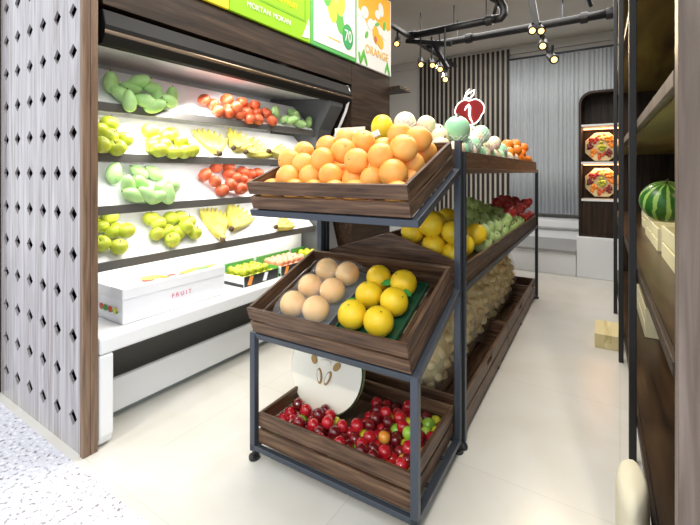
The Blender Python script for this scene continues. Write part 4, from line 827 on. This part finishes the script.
# plums and the halved white melon in the bottom crate
WM = root('halved_white_melon', 'big halved white melon standing cut face forward in the plum crate', 'melon', flat_matrix(-1.025, 1.49, 0.285) @ Matrix.Rotation(math.radians(-14), 4, 'X'))
bm = new_bm(); R_m = 0.188; prof = []
rings = []
for i in range(13):
    a = PI/2*i/12; rings.append([bm.verts.new((R_m*math.cos(a)*math.cos(2*PI*k/48), 0.115*math.sin(a), R_m*0.98*math.cos(a)*math.sin(2*PI*k/48))) for k in range(48)] if i < 12 else [bm.verts.new((0, 0.115, 0))])
for i in range(12):
    for k in range(48):
        a, b = rings[i], rings[i+1]; f = [a[k], a[(k+1) % 48]]+([b[(k+1) % 48], b[k]] if len(b) > 1 else [b[0]]); bm.faces.new(f)
mesh_obj('rind', bm, 'rind_pale', WM, smooth=True)
bm = new_bm(); prism(bm, [(0.183*math.cos(2*PI*k/48), 0.179*math.sin(2*PI*k/48)) for k in range(48)], -0.006, 0.0005); mesh_obj('cut_flesh', bm, 'flesh_white', WM, bevel=0.002)
bm = new_bm()
for (x, z, a, b, ro) in ((-0.022, -0.03, 0.013, 0.032, 0.25), (0.022, -0.03, 0.013, 0.032, -0.35), (-0.06, 0.03, 0.014, 0.02, 0.6), (0.06, 0.025, 0.014, 0.022, -0.7), (-0.065, 0.075, 0.008, 0.022, 0.1), (0.03, 0.08, 0.012, 0.02, 0.2)):
    prism(bm, oval(x, z, a, b, ro), -0.012, -0.006)
mesh_obj('seed_pocket', bm, 'gold_seed', WM, bevel=0.002)
bm = new_bm()
for (x, z, a, b, ro) in ((-0.022, -0.028, 0.008, 0.024, 0.25), (0.022, -0.028, 0.008, 0.024, -0.35), (0.0, 0.03, 0.03, 0.012, 0.1), (0.0, 0.065, 0.02, 0.02, 0.0)):
    prism(bm, oval(x, z, a, b, ro), -0.0155, -0.0125)
mesh_obj('inner_flesh', bm, 'flesh_white', WM, bevel=0.002)
BMx = flat_matrix(-0.84, 1.222+0.014, 0.0635+0.031)
random.seed(21)
for q in PLUM:
    P_ = Vector(q[:3]); 
    if P_.y > 0.19 and -0.33 < P_.x < 0.0: continue     # where the melon stands
    k = random.choices(['red', 'dark', 'yellow', 'green', 'orange'], [40, 34, 9, 7, 10])[0]
    put('plum_'+k, BMx @ Matrix.Translation(P_) @ rnd_rot(1.5) @ Matrix.Scale(q[3]/0.0255, 4), '%s small round plum loose in the bottom crate of the stepped rack' % {'red': 'bright red', 'dark': 'dark red', 'yellow': 'yellow', 'green': 'green', 'orange': 'orange'}[k], 'plum', {'red': 'bright red', 'dark': 'dark red', 'yellow': 'yellow', 'green': 'green', 'orange': 'orange'}[k]+' plums in the bottom crate')

# price card clipped behind the oranges
pc = root('price_card', 'white price card on a clip behind the left oranges of the top crate', 'card', flat_matrix(-1.03, 1.70, 1.19))
mesh_obj('card', boxes((-0.085, 0.085, 0, 0.004, 0.105, 0.175)), 'price_card', pc, bevel=0.001)
bm = new_bm(); tube(bm, [(0, 0.006, 0.0), (0, 0.006, 0.12)], 0.004, 8); mesh_obj('clip', bm, 'metal_grey', pc)
bm = new_bm(); bar(bm, S(-0.985, 1.70, 1.285), S(-0.875, 1.71, 1.335), 0.012, 0.03)
tag(mesh_obj('clip_strip', bm, 'white_enamel', bevel=0.002), 'slanting pale metal strip beside the yellow melon behind the oranges', 'strip')

# ------------------------------------------------------------ long rack behind
lr = root('long_rack', 'long black metal fruit rack with three levels running back behind the stepped rack', 'rack', flat_matrix(-0.83, 0, 0))
for x in (-0.345, 0.345):
    for v in (1.70, 4.07):
        o = mesh_obj('leg', boxes((x-0.0125, x+0.0125, v, v+0.025, 0.03, 1.235 if v < 2 else 1.17)), 'metal_dark', lr, bevel=0.002)
        bm = new_bm(); tube(bm, [(x, v+0.0125, 0.001), (x, v+0.0125, 0.012), (x, v+0.0125, 0.03)], [0.02, 0.02, 0.008], 12); mesh_obj('levelling_foot', bm, 'black', o)
for z, nm in ((1.165, 'top_frame'), (0.672, 'middle_frame'), (0.024, 'bottom_frame')):
    bm = new_bm()
    for x in (-0.345, 0.345):
        if z > 0.1: box(bm, x-0.012, x+0.012, 1.726, 4.069, z-0.022, z)
    for v in (1.73, 2.5, 3.3, 4.04): box(bm, -0.332, 0.332, v, v+0.02, z-0.022, z-0.001)
    mesh_obj(nm, bm, 'metal_dark', lr, bevel=0.0015)
def gable_tray(z0, edge, apex, deck, label):
    o = root('gable_tray', label, 'tray', flat_matrix(-0.83, 1.735, z0)); Lg = 2.33; w = 0.345
    for x0_, x1_, nm in ((-w, -w+0.014, 'left_board'), (w-0.014, w, 'aisle_board')):
        mesh_obj(nm, boxes((x0_, x1_, 0.0145, Lg-0.0145, 0, edge)), 'crate_wood_Y', o, bevel=0.002)
    for y0_, y1_, nm in ((0, 0.014, 'near_end_board'), (Lg-0.014, Lg, 'far_end_board')):
        bm = new_bm(); prism(bm, [(-w, 0), (w, 0), (w, edge), (0, apex), (-w, edge)], y0_, y1_); mesh_obj(nm, bm, 'crate_wood_X', o, bevel=0.002)
    for s_, nm in ((-1, 'left_deck'), (1, 'aisle_deck')):
        bm = new_bm(); prism(bm, [(s_*0.0005, deck[1]), (s_*(w-0.0145), deck[0]), (s_*(w-0.0145), deck[0]-0.012), (s_*0.0005, deck[1]-0.012)], 0.0145, Lg-0.0145); mesh_obj(nm, bm, 'crate_wood_Y', o)
gable_tray(1.166, 0.072, 0.15, (0.022, 0.115), 'long dark wooden tray of netted fruit and persimmons on top of the long rack')
gable_tray(0.673, 0.085, 0.195, (0.030, 0.130), 'long dark wooden ridged tray of melons and apples on the middle of the long rack')
vs_ = [(1.745, 2.765), (2.772, 3.745), (3.752, 4.05)]
for (a, b), w in zip(vs_, ('nearest', 'second', 'farthest')):
    crate('wooden_crate', 0.66, b-a, 0.165, 'dark wooden crate with a hand slot, %s on the floor of the long rack' % w, flat_matrix(-0.825, a, 0.0245), handle=True)
# fruit on the long rack
random.seed(31)
TL = {'netg': ('pale green fruit in a white foam net', 'green netted fruits'), 'netc': ('cream fruit in a white foam net', 'cream netted fruits'), 'netp': ('cream fruit in a pink foam net', 'pink netted fruits'), 'persim': ('bright orange persimmon', 'persimmons')}
for k, x, y, z, r in TOPTRAY:
    P_ = S(x, y, z)
    if k == 'ybig':
        put('yellow', Matrix.Translation(P_) @ Matrix.Diagonal((1.1, 1.1, 1.4, 1)), 'tall yellow melon standing behind the oranges at the near end of the top tray', 'melon', None)
        continue
    r0 = 0.044 if k == 'persim' else 0.045
    put(k, Matrix.Translation(P_) @ rnd_rot(0.5) @ Matrix.Scale(r/r0, 4), TL[k][0]+' on the top tray of the long rack', 'persimmon' if k == 'persim' else 'fruit', TL[k][1]+' on the top tray')
for nm, k, what, cat, s_ in (('YMELON', 'ymelon', 'round yellow melon', 'melon', 1.0), ('GGREEN', 'knob', 'knobbly pale green fruit', 'fruit', 1.0), ('RAPPLE', 'rapple', 'dark red apple', 'apple', 1.0)):
    L_ = globals()[nm]; L_ = sorted(L_, key=lambda q: across(S(*q)))
    for i, q in enumerate(L_):
        lb = what+(', %s from the left in the near end of the middle tray' % ORD[i] if nm == 'YMELON' else ' heaped on the middle tray of the long rack')
        put(k, Matrix.Translation(S(*q)) @ rnd_rot(0.9) @ Matrix.Scale(s_*random.uniform(0.93, 1.05), 4), lb, cat, '%ss on the middle tray' % what)
# mesh bags of small potatoes
def bag(u, v, zc, rx, ry, rz, seed, lean, label, n_=46):
    o = root('potato_bag', label, 'bag', flat_matrix(u, v, zc) @ Matrix.Rotation(lean, 4, 'Y')); random.seed(seed)
    bm = new_bm(); ellip(bm, (0, 0, 0), (rx*0.93, ry*0.93, rz*0.93), 20, 14); mesh_obj('potato_core', bm, 'potato_skin', o, smooth=True)['kind'] = 'stuff'
    pr = None; k = 0
    for i in range(n_):
        t = (i+0.5)/n_; th = math.acos(1-2*t); ph = i*2.399963
        q = Vector((rx*math.sin(th)*math.cos(ph), ry*math.sin(th)*math.sin(ph), rz*math.cos(th)))*0.93
        if q.x < -rx*0.45: continue
        Mx = Matrix.Translation(q) @ rnd_rot(1.5) @ Matrix.Diagonal((random.uniform(.9, 1.15), 1, random.uniform(1.05, 1.3), 1))
        if pr is None:
            if 'potato' not in PROTO:
                bm = new_bm(); ellip(bm, (0, 0, 0), (0.023, 0.022, 0.024), 12, 8, lambda d, a, b: d*(1+0.06*math.sin(3*b+a*2))); PROTO['potato'] = pr = mesh_obj('potato', bm, 'potato_skin', o, smooth=True); pr.matrix_local = Mx; continue
            pr = PROTO['potato']
        c = pr.copy(); COL.objects.link(c); c.parent = o; c.matrix_local = Mx
    bm = new_bm(); ellip(bm, (0, 0, 0), (rx+0.026, ry+0.026, rz+0.026), 40, 26, lambda d, a, b: d*(1+0.03*noise.noise(d*6))); mesh_obj('clear_bag', bm, 'net_film', o, smooth=True)
    bm = new_bm(); tube(bm, [(0, 0, rz+0.02), (0.0, 0, rz+0.035), (0.01, 0, rz+0.06)], [0.03, 0.008, 0.022], 10); mesh_obj('tied_neck', bm, 'net_film', o, smooth=True)
bl = 'clear bag of small pale potatoes standing in the floor crates, %s from the entrance'
for i, (u, v) in enumerate(((-0.735, 1.94), (-0.725, 2.28), (-0.72, 2.62), (-0.72, 2.97), (-0.725, 3.32), (-0.735, 3.66))):
    bag(u, v, 0.315, 0.115, 0.15, 0.215, i, -0.16, bl % ORD[i])

# ------------------------------------------------------------ right hand shelving
RM = flat_matrix(0, 0, 0)
rs = root('right_shelving', 'tall dark wooden shelving with black posts along the right side of the aisle', 'shelving', RM)
U0, U1, V0, V1 = 0.13, 0.62, 1.05, 4.9
mesh_obj('near_end_panel', boxes((U0, U1+0.02, 1.0, 1.045, 0, 2.95)), 'end_panel_wood', rs, bevel=0.003)
mesh_obj('back_panel', boxes((U1, U1+0.02, V0, V1, 0, 2.95)), 'figured_wood', rs)
mesh_obj('far_end_panel', boxes((U0+0.05, U1, V1-0.03, V1, 0.02, 2.95)), 'walnut_Z', rs)
for z in (0.145, 0.735, 1.325, 1.93, 2.5):
    sh = mesh_obj('shelf', boxes((U0+0.012, U1-0.001, V0, V1-0.031, z, z+0.03)), 'shelf_underside', rs)
    mesh_obj('underside_lit_sheet', boxes((U0+0.02, U1-0.005, V0+0.01, V1-0.04, z-0.006, z-0.0005)), 'olive_underside_lit', sh)  # added thin sheet whose brighter tone stands in for light from below
    mesh_obj('shelf_edge', boxes((U0-0.002, U0+0.0115, V0, V1-0.031, z-0.002, z+0.031)), 'end_panel_wood' if z > 1 else 'walnut_Y', sh, bevel=0.002)
for v in (1.97, 2.97, 3.97):
    mesh_obj('post', boxes((U0-0.028, U0-0.0025, v, v+0.03, 0.0, 2.95)), 'black', rs, bevel=0.002)
    mesh_obj('divider', boxes((U1-0.12, U1-0.002, v+0.005, v+0.025, 0.19, 2.9)), 'walnut_Z', rs)
mesh_obj('plinth', boxes((U0+0.03, U1, V0, V1-0.031, 0.0, 0.144)), 'walnut_Y', rs)
for v in (2.6, 3.05):
    bm = new_bm(); tube(bm, [(U1-0.06, v, 1.300), (U1-0.06, v, 1.324)], 0.028, 16); mesh_obj('puck_light', bm, 'lamp_warm', rs)
    light('puck_lamp', 'POINT', RM @ Vector((U1-0.09, v, 1.26)), 0.5, (1, 0.7, 0.45), shadow_soft_size=0.02)
# cartons and watermelon on the shelving
def carton(u0, u1, v0, v1, z0, h, label, m='carton_pale', slatted=True):
    o = root('wooden_box', label, 'box', flat_matrix(u0, v0, z0)); w, l = u1-u0, v1-v0; t = 0.008
    mesh_obj('front_board', boxes((0, w, 0, t, 0, h)), m, o, bevel=0.001); mesh_obj('rear_board', boxes((0, w, l-t, l, 0, h)), m, o, bevel=0.001)
    mesh_obj('aisle_board', boxes((0, t, t, l-t, 0, h*0.46), (0, t, t, l-t, h*0.54, h)), m, o, bevel=0.001); mesh_obj('wall_board', boxes((w-t, w, t, l-t, 0, h)), m, o, bevel=0.001)
    mesh_obj('base', boxes((t, w-t, t, l-t, 0, 0.006)), m, o); return o
Z7 = 0.7655
carton(0.245, 0.41, 2.80, 3.12, Z7, 0.11, 'pale wooden box under the watermelon on the middle right shelf')
carton(0.245, 0.41, 1.95, 2.35, Z7, 0.14, 'pale wooden box nearest the entrance on the middle right shelf')
carton(0.243, 0.41, 2.48, 2.78, Z7, 0.11, 'pale wooden box just in front of the watermelon on the middle right shelf')
carton(0.265, 0.42, 3.30, 3.65, Z7, 0.13, 'pale wooden box farthest along the middle right shelf')
bm = new_bm(); ellip(bm, (0, 0, 0), (0.125, 0.125, 0.115), 36, 20, dimple(0.05, 0.2, 0.04)); wmn = mesh_obj('watermelon', bm, 'watermelon_rind', M=flat_matrix(0.325, 2.94, Z7+0.11+0.108) @ Matrix.Rotation(0.4, 4, 'X'), smooth=True)
tag(wmn, 'striped green watermelon resting in a pale box on the middle right shelf', 'watermelon'); stem(wmn, 0.108, 0.03, 0.004)
carton(0.232, 0.30, 2.98, 3.60, 0.176, 0.17, 'pale wooden box standing on the low right shelf')
bm = new_bm(); box(bm, 0, 0.148, 0, 0.30, 0, 0.09); o = root('cardboard_carton', 'tan cardboard carton on the aisle floor against the right shelving', 'carton', flat_matrix(-0.025, 3.15, 0.001))
mesh_obj('carton_body', bm, 'carton_cream', o, bevel=0.002)
mesh_obj('packing_tape', boxes((0.055, 0.095, -0.0006, 0.3006, -0.0004, 0.0906)), 'yellow_pine', o)
# sack
sk = root('cloth_sack', 'cream cloth sack standing on the floor against the right shelving', 'sack', flat_matrix(0.083, 1.45, 0.0))
bm = new_bm(); rings = []
for i in range(18):
    t = i/17; z = 0.27*t; k = (1-0.10*(2*t-1)**4) if t < 0.85 else (1-0.10*(0.7**4))*(1-((t-0.85)/0.15)**2*0.35)
    rings.append([bm.verts.new((0.041*k*math.cos(2*PI*q/28)*(1+0.05*noise.noise(Vector((q*0.7, i*0.5, 1)))), 0.12*k*math.sin(2*PI*q/28)*(1+0.07*noise.noise(Vector((q*0.6, i*0.4, 5)))), z)) for q in range(28)])
for a, b in zip(rings, rings[1:]):
    for k in range(28): bm.faces.new((a[k], a[(k+1) % 28], b[(k+1) % 28], b[k]))
bm.faces.new(rings[0][::-1]); bm.faces.new(rings[-1])
mesh_obj('sack_body', bm, 'sack_cloth', sk, smooth=True)
